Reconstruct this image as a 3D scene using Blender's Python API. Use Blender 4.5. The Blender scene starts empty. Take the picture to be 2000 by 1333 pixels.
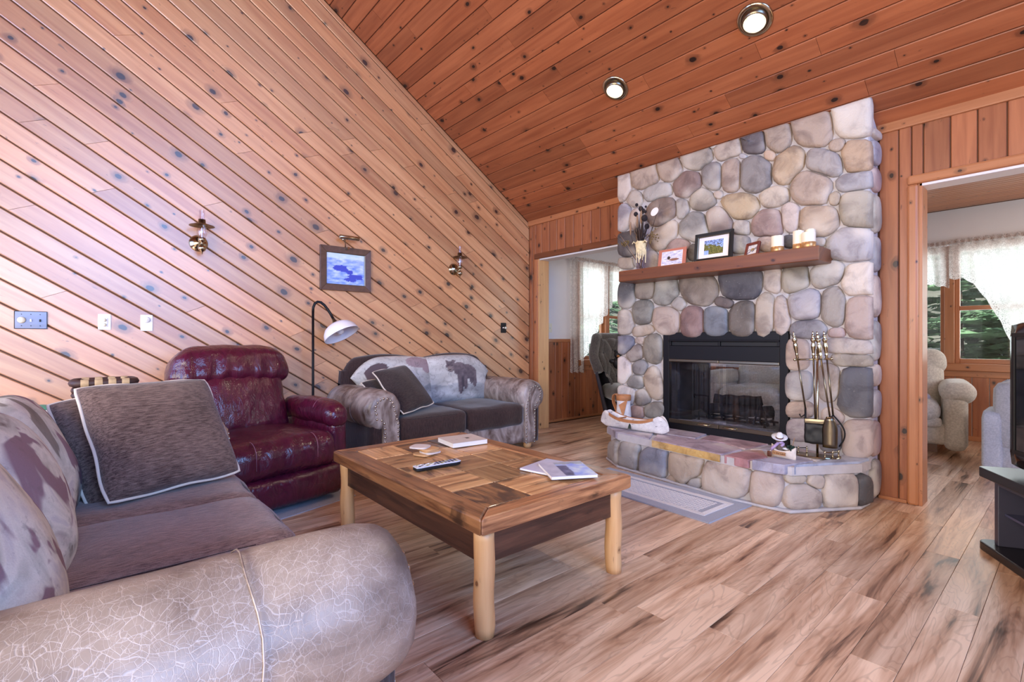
import bpy, bmesh, math, random
from mathutils import Vector, Matrix, noise
R = math.radians
random.seed(7)
sc = bpy.context.scene
COL = sc.collection

# ------------------------------------------------------------ camera, world, lights, exposure
EYE = 1.05
cam = bpy.data.objects.new('camera', bpy.data.cameras.new('camera'))
COL.objects.link(cam)
cam.location = (0, 0, EYE)
cam.rotation_euler = (R(90), 0, R(49.5))
cam.data.lens = 948 / 2000 * 36
cam.data.sensor_width = 36
cam.data.shift_y = -2.5 / 2000
cam.data.clip_start = 0.05
sc.camera = cam
sc.view_settings.view_transform = 'Standard'
sc.view_settings.look = 'None'
sc.view_settings.gamma = 1
sc.view_settings.use_curve_mapping = False
sc.view_settings.exposure = 0.14

w = bpy.data.worlds.new('sky')
sc.world = w
w.use_nodes = True
wn = w.node_tree.nodes
bg = wn['Background']
tc = wn.new('ShaderNodeTexCoord'); sep = wn.new('ShaderNodeSeparateXYZ'); rp = wn.new('ShaderNodeValToRGB')
w.node_tree.links.new(tc.outputs['Generated'], sep.inputs[0])
w.node_tree.links.new(sep.outputs['Z'], rp.inputs[0])
w.node_tree.links.new(rp.outputs[0], bg.inputs['Color'])
rp.color_ramp.elements[0].position = 0.0
rp.color_ramp.elements[0].color = (0.85, 0.9, 1.0, 1)
rp.color_ramp.elements[1].position = 0.6
rp.color_ramp.elements[1].color = (0.5, 0.68, 1.0, 1)
bg.inputs['Strength'].default_value = 1.5

def area(name, loc, target, sx, sy, power, color):
    l = bpy.data.lights.new(name, 'AREA')
    l.shape = 'RECTANGLE'; l.size = sx; l.size_y = sy; l.energy = power; l.color = color
    o = bpy.data.objects.new(name, l); COL.objects.link(o)
    o.location = loc
    o.rotation_euler = (Vector(target) - Vector(loc)).to_track_quat('-Z', 'Y').to_euler()
    return o
# daylight through the windows this room has (east gable window, south windows) and the sunroom's, plus one added sunroom fill
area('daylight_gable_window', (3.24, 0.3, 2.75), (-4.3, 0.3, 2.35), 3.2, 3.0, 310, (0.23, 0.50, 1.10))
area('daylight_rear_left_window', (-3.25, -2.05, 1.75), (-3.9, 2.0, 1.7), 1.5, 2.0, 70, (0.26, 0.46, 1.0))
area('daylight_rear_window', (-0.4, -2.05, 1.5), (-1.2, 4, 1.2), 3.2, 1.7, 205, (1.0, 0.90, 0.76))
area('daylight_sunroom_side', (-4.85, 5.55, 1.5), (0, 5.5, 0.9), 1.5, 1.5, 34, (0.9, 0.95, 1.0))
area('daylight_sunroom_far', (-0.5, 7.35, 1.55), (-0.8, 2, 0.7), 3.2, 1.4, 60, (0.9, 0.95, 1.0))
area('fill_sunroom_east', (1.95, 5.4, 1.5), (-2, 5.6, 0.9), 1.6, 1.3, 48, (0.98, 0.98, 1.0))  # added fill that brightens the sunroom; the wall behind it has no window
sun = bpy.data.objects.new('sun', bpy.data.lights.new('sun', 'SUN')); COL.objects.link(sun)
sun.data.energy = 9.0; sun.data.angle = R(2); sun.data.color = (1, 0.95, 0.86)
sun.rotation_euler = Vector((-0.45, 0.75, -0.85)).to_track_quat('-Z', 'Y').to_euler()

# ------------------------------------------------------------ helpers
def lin(c):
    out = []
    for x in c[:3]:
        x = x / 255.0
        out.append(x / 12.92 if x <= 0.04045 else ((x + 0.055) / 1.055) ** 2.4)
    return (out[0], out[1], out[2], 1.0)

_S, _C = math.sin(R(49.5)), math.cos(R(49.5))
def ray(x, y):
    u = (x - 1000) / 948; v = (664 - y) / 948
    return Vector((-_S + u * _C, _C + u * _S, v))
def atY(x, y, Y):
    d = ray(x, y); t = Y / d.y
    return Vector((d.x * t, Y, EYE + d.z * t))
def atX(x, y, X):
    d = ray(x, y); t = X / d.x
    return Vector((X, d.y * t, EYE + d.z * t))
def atZ(x, y, Z):
    d = ray(x, y); t = (Z - EYE) / d.z
    return Vector((d.x * t, d.y * t, Z))

class MB:
    def __init__(s):
        s.v = []; s.f = []; s.uv = {}; s.col = None
    def add(s, vs, fs):
        o = len(s.v); s.v += [Vector(p) for p in vs]
        s.f += [tuple(i + o for i in f) for f in fs]
        return o
    def box(s, lo, hi, M=None):
        (a, b, c), (d, e, f) = lo, hi
        vs = [Vector(p) for p in ((a,b,c),(d,b,c),(d,e,c),(a,e,c),(a,b,f),(d,b,f),(d,e,f),(a,e,f))]
        if M: vs = [M @ p for p in vs]
        s.add(vs, [(0,3,2,1),(4,5,6,7),(0,1,5,4),(1,2,6,5),(2,3,7,6),(3,0,4,7)])
        return s
    def grid(s, nu, nv, fn, cu=False, cv=False):
        o = len(s.v)
        for j in range(nv):
            for i in range(nu):
                s.v.append(Vector(fn(i, j)))
        for j in range(nv if cv else nv - 1):
            for i in range(nu if cu else nu - 1):
                i2 = (i + 1) % nu; j2 = (j + 1) % nv
                s.f.append((o + j*nu + i, o + j*nu + i2, o + j2*nu + i2, o + j2*nu + i))
        return o
    def tube(s, path, r, n=8, caps=True, closed=False):
        path = [Vector(p) for p in path]; m = len(path)
        rr = r if isinstance(r, (list, tuple)) else [r] * m
        up = None; o = len(s.v)
        for k in range(m):
            if closed: t = path[(k + 1) % m] - path[k - 1]
            else: t = path[min(k + 1, m - 1)] - path[max(k - 1, 0)]
            if t.length < 1e-9: t = Vector((0, 0, 1))
            t.normalize()
            if up is None:
                up = Vector((0, 0, 1)) if abs(t.z) < 0.9 else Vector((1, 0, 0))
            a = t.cross(up)
            if a.length < 1e-6: a = t.orthogonal()
            a.normalize(); b = a.cross(t).normalized(); up = b
            for i in range(n):
                an = 2 * math.pi * i / n
                s.v.append(path[k] + rr[k] * (math.cos(an) * a + math.sin(an) * b))
        for k in range(m if closed else m - 1):
            for i in range(n):
                k2 = (k + 1) % m; i2 = (i + 1) % n
                s.f.append((o + k*n + i, o + k*n + i2, o + k2*n + i2, o + k2*n + i))
        if caps and not closed:
            s.f.append(tuple(o + i for i in range(n))[::-1])
            s.f.append(tuple(o + (m - 1)*n + i for i in range(n)))
        return s
    def lathe(s, prof, c=(0,0,0), n=16, M=None, caps=True):
        o = len(s.v); c = Vector(c)
        for r, z in prof:
            for i in range(n):
                a = 2 * math.pi * i / n
                p = Vector((r * math.cos(a), r * math.sin(a), z))
                if M: p = M @ p
                s.v.append(c + p)
        m = len(prof)
        for k in range(m - 1):
            for i in range(n):
                i2 = (i + 1) % n
                s.f.append((o + k*n + i, o + k*n + i2, o + (k+1)*n + i2, o + (k+1)*n + i))
        if caps:
            if prof[0][0] > 1e-6: s.f.append(tuple(o + i for i in range(n))[::-1])
            if prof[-1][0] > 1e-6: s.f.append(tuple(o + (m-1)*n + i for i in range(n)))
        return s
    def prism(s, poly, z0, z1, M=None):
        n = len(poly)
        vs = [Vector((x, y, z0)) for x, y in poly] + [Vector((x, y, z1)) for x, y in poly]
        if M: vs = [M @ p for p in vs]
        fs = [tuple(range(n))[::-1], tuple(range(n, 2*n))]
        fs += [(i, (i+1) % n, n + (i+1) % n, n + i) for i in range(n)]
        s.add(vs, fs); return s
    def ell(s, c, r, n=12, m=8, M=None):
        c = Vector(c)
        if not hasattr(r, '__len__'): r = (r, r, r)
        def fn(i, j):
            t = math.pi * j / (m - 1); a = 2 * math.pi * i / n
            p = Vector((r[0]*math.sin(t)*math.cos(a), r[1]*math.sin(t)*math.sin(a), -r[2]*math.cos(t)))
            return c + (M @ p if M else p)
        s.grid(n, m, fn, cu=True); return s
    def rbox(s, c, h, r, n=8, bulge=(0,0,0), wr=0, wf=4.0, M=None, warp=None, seed=0):
        """rounded, padded box (cushions, upholstery)"""
        c = Vector(c); idx = {}; o = len(s.v)
        N = n if hasattr(n, '__len__') else (n, n, n)
        hx, hy, hz = h
        def vert(i, j, k):
            key = (i, j, k)
            if key in idx: return idx[key]
            p = [2*i/N[0]-1, 2*j/N[1]-1, 2*k/N[2]-1]
            q = Vector((p[0]*hx, p[1]*hy, p[2]*hz))
            inn = Vector([max(-(hh-r), min(hh-r, qq)) for qq, hh in zip(q, h)])
            d = q - inn
            nn = d.normalized() if d.length > 1e-9 else Vector((0,0,1))
            pos = inn + nn * r
            bx = bulge[0]*p[0]*(1-p[1]**2)*(1-p[2]**2); by = bulge[1]*p[1]*(1-p[0]**2)*(1-p[2]**2)
            bz = bulge[2]*p[2]*(1-p[0]**2)*(1-p[1]**2)
            pos += Vector((bx, by, bz))
            if wr:
                pos += nn * wr * noise.fractal((pos + Vector((seed*3.1, seed*1.7, seed))) * wf, 0.8, 2.0, 3)
            if warp: pos = warp(pos)
            if M: pos = M @ pos
            idx[key] = len(s.v); s.v.append(c + pos)
            return idx[key]
        A, B, D = N
        for i in range(A):
            for j in range(B):
                s.f.append((vert(i,j,0), vert(i,j+1,0), vert(i+1,j+1,0), vert(i+1,j,0)))
                s.f.append((vert(i,j,D), vert(i+1,j,D), vert(i+1,j+1,D), vert(i,j+1,D)))
        for i in range(A):
            for k in range(D):
                s.f.append((vert(i,0,k), vert(i+1,0,k), vert(i+1,0,k+1), vert(i,0,k+1)))
                s.f.append((vert(i,B,k), vert(i,B,k+1), vert(i+1,B,k+1), vert(i+1,B,k)))
        for j in range(B):
            for k in range(D):
                s.f.append((vert(0,j,k), vert(0,j,k+1), vert(0,j+1,k+1), vert(0,j+1,k)))
                s.f.append((vert(A,j,k), vert(A,j+1,k), vert(A,j+1,k+1), vert(A,j,k+1)))
        return s
    def build(s, name, mat, parent=None, smooth=False, bevel=0, sub=0, uv=None, rnd=None, uvoff=None, color=None, kind=None):
        me = bpy.data.meshes.new(name)
        me.from_pydata([tuple(p) for p in s.v], [], s.f)
        me.update()
        if uv or s.uv:
            L = me.uv_layers.new(name='UVMap')
            if uv:
                U, V = Vector(uv[0]), Vector(uv[1]); W = U.cross(V)
                ou, ov = uvoff or (random.uniform(0, 50), random.uniform(0, 50))
                for lp in me.loops:
                    p = s.v[lp.vertex_index]
                    L.data[lp.index].uv = (p.dot(U) + ou, p.dot(V) + 0.83 * p.dot(W) + ov)
            else:
                for lp in me.loops: L.data[lp.index].uv = s.uv[lp.vertex_index]
        if uv or rnd is not None:
            at = me.attributes.new('rnd', 'FLOAT', 'FACE')
            if hasattr(rnd, '__len__'): at.data.foreach_set('value', rnd)
            else:
                val = random.random() if rnd is None else rnd
                at.data.foreach_set('value', [val] * len(me.polygons))
        if s.col:
            ca = me.color_attributes.new('Col', 'FLOAT_COLOR', 'POINT')
            flat = []
            for c in s.col: flat += list(c)
            ca.data.foreach_set('color', flat)
        if smooth:
            me.polygons.foreach_set('use_smooth', [True] * len(me.polygons))
        o = bpy.data.objects.new(name, me); COL.objects.link(o)
        if mat: me.materials.append(mat)
        if parent: o.parent = parent
        if bevel:
            b = o.modifiers.new('bevel', 'BEVEL'); b.width = bevel; b.segments = 2; b.limit_method = 'ANGLE'; b.angle_limit = R(40)
        if sub:
            m = o.modifiers.new('sub', 'SUBSURF'); m.levels = sub; m.render_levels = sub
        if color: o.color = color
        if kind: o['kind'] = kind
        return o

def tag(o, label, cat, group=None):
    o['label'] = label; o['category'] = cat
    if group: o['group'] = group
    return o
def thing(name, label, cat, loc=(0,0,0), rz=0, group=None):
    o = bpy.data.objects.new(name, None); COL.objects.link(o)
    o.empty_display_size = 0.05
    o.location = loc; o.rotation_euler = (0, 0, rz)
    return tag(o, label, cat, group)
def struct(o):
    o['kind'] = 'structure'; return o
def copy_tree(o, parent=None):
    c = o.copy(); COL.objects.link(c)
    if parent: c.parent = parent
    for ch in list(o.children): copy_tree(ch, c)
    return c
def rot_to(axis):
    return Vector((0,0,1)).rotation_difference(Vector(axis).normalized()).to_matrix()
def basis(x, y):
    x = Vector(x).normalized(); y = Vector(y); z = x.cross(y).normalized(); y = z.cross(x)
    m = Matrix((x, y, z)).transposed()
    return m

# ------------------------------------------------------------ materials
class N:
    def __init__(s, name):
        s.m = bpy.data.materials.new(name); s.m.use_nodes = True
        s.t = s.m.node_tree; s.b = s.t.nodes['Principled BSDF']
    def n(s, kind, **kw):
        x = s.t.nodes.new('ShaderNode' + kind)
        for k, v in kw.items(): setattr(x, k, v)
        return x
    def put(s, sock, v):
        if hasattr(v, 'links'): s.t.links.new(v, sock)
        elif v is not None: sock.default_value = v
    def coord(s, which='Object'):
        return s.n('TexCoord').outputs[which]
    def scale(s, vec, sc_, loc=(0,0,0), rot=(0,0,0)):
        x = s.n('Mapping'); s.put(x.inputs['Vector'], vec); x.inputs['Scale'].default_value = sc_
        x.inputs['Location'].default_value = loc; x.inputs['Rotation'].default_value = rot
        return x.outputs[0]
    def noise(s, vec, scale=5, detail=3, rough=0.5, dist=0, out='Fac'):
        x = s.n('TexNoise'); s.put(x.inputs['Vector'], vec)
        x.inputs['Scale'].default_value = scale; x.inputs['Detail'].default_value = detail
        x.inputs['Roughness'].default_value = rough; x.inputs['Distortion'].default_value = dist
        return x.outputs[out]
    def vor(s, vec, scale=5, feature='F1', dims='3D', rnd=1):
        x = s.n('TexVoronoi', feature=feature, voronoi_dimensions=dims); s.put(x.inputs['Vector'], vec)
        x.inputs['Scale'].default_value = scale; x.inputs['Randomness'].default_value = rnd
        return x.outputs
    def ramp(s, fac, stops, interp='LINEAR'):
        x = s.n('ValToRGB'); s.put(x.inputs[0], fac); cr = x.color_ramp; cr.interpolation = interp
        while len(cr.elements) < len(stops): cr.elements.new(0.5)
        for e, (p, c) in zip(cr.elements, stops):
            e.position = p; e.color = c if len(c) == 4 else (*c, 1)
        return x.outputs[0]
    def mix(s, fac, a, b, mode='MIX'):
        x = s.n('Mix', data_type='RGBA', blend_type=mode)
        s.put(x.inputs[0], fac); s.put(x.inputs[6], a); s.put(x.inputs[7], b)
        return x.outputs[2]
    def math(s, op, a, b=None, c=None, clamp=False):
        x = s.n('Math', operation=op); x.use_clamp = clamp
        s.put(x.inputs[0], a)
        if b is not None: s.put(x.inputs[1], b)
        if c is not None: s.put(x.inputs[2], c)
        return x.outputs[0]
    def vmath(s, op, a, b=None):
        x = s.n('VectorMath', operation=op); s.put(x.inputs[0], a)
        if b is not None: s.put(x.inputs[1], b)
        return x.outputs['Value'] if op == 'LENGTH' else x.outputs['Vector']
    def smooth(s, v, lo, hi):
        x = s.n('MapRange', interpolation_type='SMOOTHSTEP'); s.put(x.inputs[0], v)
        s.put(x.inputs[1], lo); s.put(x.inputs[2], hi)
        return x.outputs[0]
    def attr(s, name, out='Fac'):
        x = s.n('Attribute'); x.attribute_name = name; return x.outputs[out]
    def bump(s, h, strength=0.3, dist=0.01):
        x = s.n('Bump'); s.put(x.inputs['Height'], h)
        x.inputs['Strength'].default_value = strength; x.inputs['Distance'].default_value = dist
        s.t.links.new(x.outputs[0], s.b.inputs['Normal'])
    def set(s, color=None, rough=None, metal=None, spec=None, coat=None, trans=None, emit=None, estr=None, sheen=None, alpha=None, sss=None):
        b = s.b.inputs
        s.put(b['Base Color'], color); s.put(b['Roughness'], rough); s.put(b['Metallic'], metal)
        s.put(b['Specular IOR Level'], spec); s.put(b['Coat Weight'], coat); s.put(b['Transmission Weight'], trans)
        s.put(b['Emission Color'], emit); s.put(b['Emission Strength'], estr); s.put(b['Sheen Weight'], sheen); s.put(b['Alpha'], alpha)
        return s.m

def plain(name, rgb, rough=0.5, metal=0, var=0.0, scale=20, bump=0, spec=0.5, coat=None):
    n = N(name); col = lin(rgb)
    if var or bump:
        f = n.noise(n.coord(), scale, 4)
        d = tuple(x * (1 - var) for x in col[:3]) + (1,); l = tuple(min(1, x * (1 + var)) for x in col[:3]) + (1,)
        c = n.ramp(f, [(0.3, d), (0.7, l)])
        if bump: n.bump(f, bump, 0.005)
        return n.set(color=c, rough=rough, metal=metal, spec=spec, coat=coat)
    return n.set(color=col, rough=rough, metal=metal, spec=spec, coat=coat)

def pine(name, light, dark, knot=(52, 28, 18), rough=0.38, var=0.28, knots=1.0, spec=0.5, figure=1.0, hue=0.5, coat=0.0):
    n = N(name); uv = n.coord('UV'); rnd = n.attr('rnd')
    su, sv = 3.2, 7.5
    vec = n.scale(uv, (su, sv, 1))
    warp = n.noise(uv, 22, 2)
    vo = n.vor(vec, 1.0, dims='2D')
    diff = n.vmath('MULTIPLY', n.vmath('SUBTRACT', vec, vo['Position']), (0.72 / su, 1.0 / sv, 0))
    d = n.math('ADD', n.vmath('LENGTH', diff), n.math('MULTIPLY', n.math('SUBTRACT', warp, 0.5), 0.016))
    sp = n.n('SeparateColor'); n.put(sp.inputs[0], vo['Color'])
    rr = n.math('MULTIPLY_ADD', n.math('POWER', sp.outputs[0], 2.5), 0.0145 * knots, 0.0035)
    on = n.math('GREATER_THAN', sp.outputs[1], 0.22)
    kn = n.math('MULTIPLY', n.smooth(d, n.math('MULTIPLY', rr, 1.15), n.math('MULTIPLY', rr, 0.75)), on)
    core = n.math('MULTIPLY', n.smooth(d, n.math('MULTIPLY', rr, 0.62), n.math('MULTIPLY', rr, 0.3)), on)
    halo = n.math('MULTIPLY', n.smooth(d, n.math('MULTIPLY', rr, 3.2), rr), on)
    # grain flows round the knots
    gv = n.scale(uv, (1.6, 26, 1))
    g = n.noise(n.vmath('ADD', gv, n.math('MULTIPLY', halo, 0.9)), 1.0, 4, 0.55, 0.5)
    g2 = n.noise(n.scale(uv, (0.7, 6, 1)), 1.0, 3, 0.5, 1.2)
    f = n.math('ADD', n.math('MULTIPLY', g, 0.6), n.math('MULTIPLY', g2, 0.4))
    c = n.ramp(f, [(0.36, lin(dark)), (0.62, lin(light))])
    tone = n.math('MULTIPLY_ADD', rnd, var, 1 - var * 0.55)
    c = n.mix(1.0, c, tone, 'MULTIPLY')
    warm = n.math('MULTIPLY', n.math('FRACT', n.math('MULTIPLY', rnd, 7.31)), hue)
    c = n.mix(warm, c, n.mix(1.0, c, (1.0, 0.86, 0.74, 1), 'MULTIPLY'))
    c = n.mix(n.math('MULTIPLY', halo, 0.45 * figure), c, lin(knot))
    kc = n.mix(core, lin(knot), tuple(x * 1.5 for x in lin(knot)[:3]) + (1,))
    c = n.mix(n.math('MULTIPLY', kn, 0.97), c, kc)
    crack = n.noise(n.scale(uv, (5, 16, 1), (3, 9, 0)), 1.0, 2, 0.5, 2.5)
    c = n.mix(n.math('MULTIPLY', n.smooth(crack, 0.70, 0.78), 0.55), c, lin(knot))
    c = n.mix(n.math('MULTIPLY', n.smooth(g2, 0.60, 0.72), 0.16), c, lin(dark))
    n.bump(g, 0.06, 0.004)
    n.b.inputs['Coat Roughness'].default_value = 0.36; n.b.inputs['Coat IOR'].default_value = 1.9
    return n.set(color=c, rough=rough, spec=spec, coat=coat)

def barnwood(name, light, dark, black, rough=0.35, blk=0.6, coat=0.15):
    n = N(name); uv = n.coord('UV'); rnd = n.attr('rnd')
    g = n.noise(n.scale(uv, (2.0, 34, 1)), 1.0, 5, 0.6, 0.8)
    p = n.noise(n.scale(uv, (2.6, 9, 1), (11, 3, 0)), 1.0, 4, 0.55, 1.5)
    c = n.ramp(g, [(0.35, lin(dark)), (0.65, lin(light))])
    c = n.mix(1.0, c, n.math('MULTIPLY_ADD', rnd, 0.80, 0.42), 'MULTIPLY')
    m = n.smooth(p, blk, blk + 0.16)
    c = n.mix(n.math('MULTIPLY', m, 0.85), c, lin(black))
    n.bump(g, 0.18, 0.006)
    return n.set(color=c, rough=rough, coat=coat)

def floor_mat():
    n = N('laminate_floor'); uv = n.coord('UV'); rnd = n.attr('rnd')
    off = n.n('CombineXYZ'); n.put(off.inputs[2], n.math('MULTIPLY', rnd, 61.0))
    v1 = n.vmath('ADD', n.scale(uv, (1.15, 6.5, 1)), off.outputs[0])
    a = n.noise(v1, 1.0, 3, 0.5, 0.7)
    rings = n.math('SINE', n.math('MULTIPLY', a, 95.0))
    lines = n.smooth(rings, 0.6, 1.0)
    v2 = n.vmath('ADD', n.scale(uv, (1.0, 9, 1), (5, 7, 0)), off.outputs[0])
    b = n.noise(v2, 1.0, 4, 0.6, 1.0)
    fine = n.noise(n.vmath('ADD', n.scale(uv, (3, 60, 1)), off.outputs[0]), 1.0, 3)
    c = n.ramp(n.math('ADD', n.math('MULTIPLY', b, 0.75), n.math('MULTIPLY', fine, 0.25)),
               [(0.34, lin((120, 86, 66))), (0.43, lin((186, 144, 112))), (0.60, lin((232, 198, 166)))])
    c = n.mix(n.math('MULTIPLY', lines, 0.20), c, lin((98, 64, 44)))
    dk = n.smooth(b, 0.39, 0.29)
    c = n.mix(n.math('MULTIPLY', dk, 0.75), c, lin((58, 38, 28)))
    c = n.mix(1.0, c, n.math('MULTIPLY_ADD', rnd, 0.30, 0.82), 'MULTIPLY')
    n.bump(n.math('ADD', rings, fine), 0.03, 0.002)
    return n.set(color=c, rough=n.math('MULTIPLY_ADD', b, 0.15, 0.24), spec=0.5)

def stone_mat(name='river_stone'):
    n = N(name); oc = n.coord('Generated'); ob = n.coord('Object')
    col = n.n('ObjectInfo').outputs['Color']; rn = n.n('ObjectInfo').outputs['Random']
    off = n.n('CombineXYZ'); n.put(off.inputs[0], n.math('MULTIPLY', rn, 40.0))
    v = n.vmath('ADD', ob, off.outputs[0])
    a = n.noise(v, 7, 5, 0.6, 0.6); b = n.noise(v, 60, 3, 0.6); d = n.noise(v, 3.0, 2)
    c = n.mix(n.smooth(a, 0.42, 0.68), col, n.mix(1.0, col, (0.60, 0.58, 0.60, 1), 'MULTIPLY'))
    c = n.mix(n.smooth(d, 0.5, 0.72), c, n.mix(0.5, col, (0.80, 0.72, 0.62, 1)))
    c = n.mix(n.math('MULTIPLY', n.smooth(b, 0.62, 0.76), 0.14), c, (0.85, 0.8, 0.75, 1))
    n.bump(n.math('ADD', a, n.math('MULTIPLY', b, 0.25)), 0.55, 0.02)
    return n.set(color=c, rough=0.62, spec=0.4)

def leather(name, rgb, rgb2, rough=0.3, bump=0.35, scale=9):
    n = N(name); ob = n.coord()
    a = n.noise(n.scale(ob, (1, 1, 0.45)), scale, 4, 0.6, 1.6); b = n.vor(ob, 160)['Distance']
    c = n.ramp(a, [(0.35, lin(rgb2)), (0.65, lin(rgb))])
    n.bump(n.math('ADD', n.math('MULTIPLY', a, 1.0), n.math('MULTIPLY', b, 0.05)), bump, 0.03)
    return n.set(color=c, rough=rough, spec=0.55)

def crackle_leather(name):
    n = N(name); ob = n.coord()
    wv = n.vmath('ADD', ob, n.vmath('MULTIPLY', n.noise(ob, 6, 3, out='Color'), (0.11, 0.11, 0.11)))
    e1 = n.vor(n.scale(wv, (1, 1.2, 1)), 42, 'DISTANCE_TO_EDGE')['Distance']
    e2 = n.vor(n.scale(wv, (1.5, 0.8, 1), (3, 1, 2), (0.4, 0.5, 0.9)), 95, 'DISTANCE_TO_EDGE')['Distance']
    e3 = n.vor(n.scale(ob, (2.2, 0.35, 1), (1, 5, 2), (0.0, 0.3, 0.5)), 20, 'DISTANCE_TO_EDGE')['Distance']
    patch = n.noise(ob, 3.2, 3)
    l1 = n.smooth(e1, 0.045, 0.0); l2 = n.smooth(e2, 0.05, 0.0); l3 = n.smooth(e3, 0.012, 0.0)
    k = n.math('ADD', n.math('MULTIPLY', l1, 0.55), n.math('ADD', n.math('MULTIPLY', l2, 0.4), n.math('MULTIPLY', l3, 0.6)), clamp=True)
    k = n.math('MULTIPLY', k, n.smooth(patch, 0.25, 0.6))
    a = n.noise(ob, 9, 4, 0.6, 0.6)
    base = n.ramp(n.math('ADD', n.math('MULTIPLY', a, 0.5), n.math('MULTIPLY', patch, 0.5)), [(0.34, lin((98, 82, 74))), (0.50, lin((140, 124, 113))), (0.66, lin((168, 152, 140)))])
    c = n.mix(n.math('MULTIPLY', k, 0.5), base, lin((226, 216, 214)))
    n.bump(n.math('ADD', n.math('MULTIPLY', a, 0.8), n.math('MULTIPLY', k, -0.25)), 0.2, 0.012)
    return n.set(color=c, rough=0.36, spec=0.5)

def chenille(name, rgb, rgb2, rough=0.9, sc_=(30, 260, 260), sheen=0.25, big=0.25):
    n = N(name); ob = n.coord()
    a = n.noise(n.scale(ob, sc_), 1.0, 2, 0.6, 0.3); b = n.noise(ob, 5, 3); d = n.noise(ob, 420, 1)
    f = n.math('ADD', n.math('MULTIPLY', a, 0.55), n.math('ADD', n.math('MULTIPLY', b, big), n.math('MULTIPLY', d, 0.45 - big)))
    c = n.ramp(f, [(0.38, lin(rgb2)), (0.62, lin(rgb))])
    n.bump(n.math('ADD', a, n.math('MULTIPLY', b, 2.0)), 0.35, 0.006)
    return n.set(color=c, rough=rough, spec=0.2, sheen=sheen)

def tapestry(name):
    n = N(name); ob = n.coord()
    v = n.scale(ob, (1.0, 1.0, 1.0), (3.3, 0.7, 1.9))
    a = n.noise(v, 4.2, 4, 0.55, 1.6); b = n.noise(n.scale(v, (1, 1, 1), (7, 2, 5)), 3.4, 3, 0.5, 1.4)
    w = n.noise(ob, 300, 2); s = n.noise(ob, 26, 4, 0.7)
    c = n.ramp(a, [(0.34, lin((128, 120, 112))), (0.43, lin((196, 194, 184))), (0.56, lin((230, 226, 216))), (0.66, lin((206, 202, 202)))])
    c = n.mix(n.smooth(b, 0.56, 0.60), c, lin((150, 124, 134)))
    c = n.mix(n.math('MULTIPLY', n.smooth(b, 0.38, 0.34), 0.8), c, lin((118, 108, 98)))
    c = n.mix(n.math('MULTIPLY', n.smooth(s, 0.55, 0.7), 0.35), c, lin((110, 104, 104)))
    c = n.mix(n.math('MULTIPLY', w, 0.22), c, lin((90, 84, 84)))
    n.bump(w, 0.25, 0.003)
    return n.set(color=c, rough=0.85, spec=0.2)

def printed(name='printed_surface', rough=0.4, weave=False):
    n = N(name); c = n.attr('Col', 'Color')
    if weave:
        ob = n.coord(); s = n.noise(ob, 24, 4, 0.65, 1.0); w = n.noise(ob, 260, 2)
        c = n.mix(n.math('MULTIPLY', n.smooth(s, 0.48, 0.7), 0.4), c, lin((92, 84, 88)))
        c = n.mix(n.math('MULTIPLY', w, 0.2), c, lin((80, 74, 78)))
        n.bump(w, 0.25, 0.003)
    return n.set(color=c, rough=rough)

def thin_glass(name, tint=(0.95, 0.98, 0.97), refl=0.08, rough=0.02):
    n = N(name); t = n.t
    tr = n.n('BsdfTransparent'); tr.inputs[0].default_value = (*tint, 1)
    gl = n.n('BsdfGlossy'); gl.inputs['Roughness'].default_value = rough
    fr = n.n('LayerWeight'); fr.inputs['Blend'].default_value = 0.5
    mx = n.n('MixShader'); t.links.new(n.math('MULTIPLY_ADD', n.math('POWER', fr.outputs['Facing'], 4.0), 0.9, refl, clamp=True), mx.inputs[0])
    t.links.new(tr.outputs[0], mx.inputs[1]); t.links.new(gl.outputs[0], mx.inputs[2])
    t.links.new(mx.outputs[0], t.nodes['Material Output'].inputs[0])
    return n.m

def lace(name, holes=0.5, scale=70, tint=(235, 232, 230)):
    n = N(name); t = n.t; ob = n.coord()
    e = n.vor(ob, scale, 'DISTANCE_TO_EDGE')['Distance']
    big = n.vor(ob, scale * 0.22)['Distance']
    pat = n.math('MAXIMUM', n.smooth(e, 0.16, 0.06), n.math('MULTIPLY', n.smooth(big, 0.46, 0.34), 0.55))
    dens = n.math('MULTIPLY_ADD', pat, 1 - holes * 0.8, holes * 0.72, clamp=True)
    di = n.n('BsdfDiffuse'); di.inputs[0].default_value = lin(tint)
    tl = n.n('BsdfTranslucent'); tl.inputs[0].default_value = lin(tint)
    m1 = n.n('MixShader'); m1.inputs[0].default_value = 0.6
    t.links.new(di.outputs[0], m1.inputs[1]); t.links.new(tl.outputs[0], m1.inputs[2])
    tr = n.n('BsdfTransparent'); m2 = n.n('MixShader')
    t.links.new(dens, m2.inputs[0]); t.links.new(tr.outputs[0], m2.inputs[1]); t.links.new(m1.outputs[0], m2.inputs[2])
    t.links.new(m2.outputs[0], t.nodes['Material Output'].inputs[0])
    return n.m

def mesh_screen_mat():
    n = N('fire_mesh'); t = n.t; uv = n.coord('UV')
    e = n.vor(uv, 190, dims='2D', rnd=0)['Distance']
    f = n.smooth(e, 0.30, 0.42)
    di = n.n('BsdfPrincipled'); di.inputs['Base Color'].default_value = (0.012, 0.012, 0.015, 1); di.inputs['Roughness'].default_value = 0.4
    tr = n.n('BsdfTransparent'); m2 = n.n('MixShader')
    t.links.new(n.math('MULTIPLY_ADD', f, 0.40, 0.08), m2.inputs[0]); t.links.new(tr.outputs[0], m2.inputs[1]); t.links.new(di.outputs[0], m2.inputs[2])
    t.links.new(m2.outputs[0], t.nodes['Material Output'].inputs[0])
    return n.m

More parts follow.
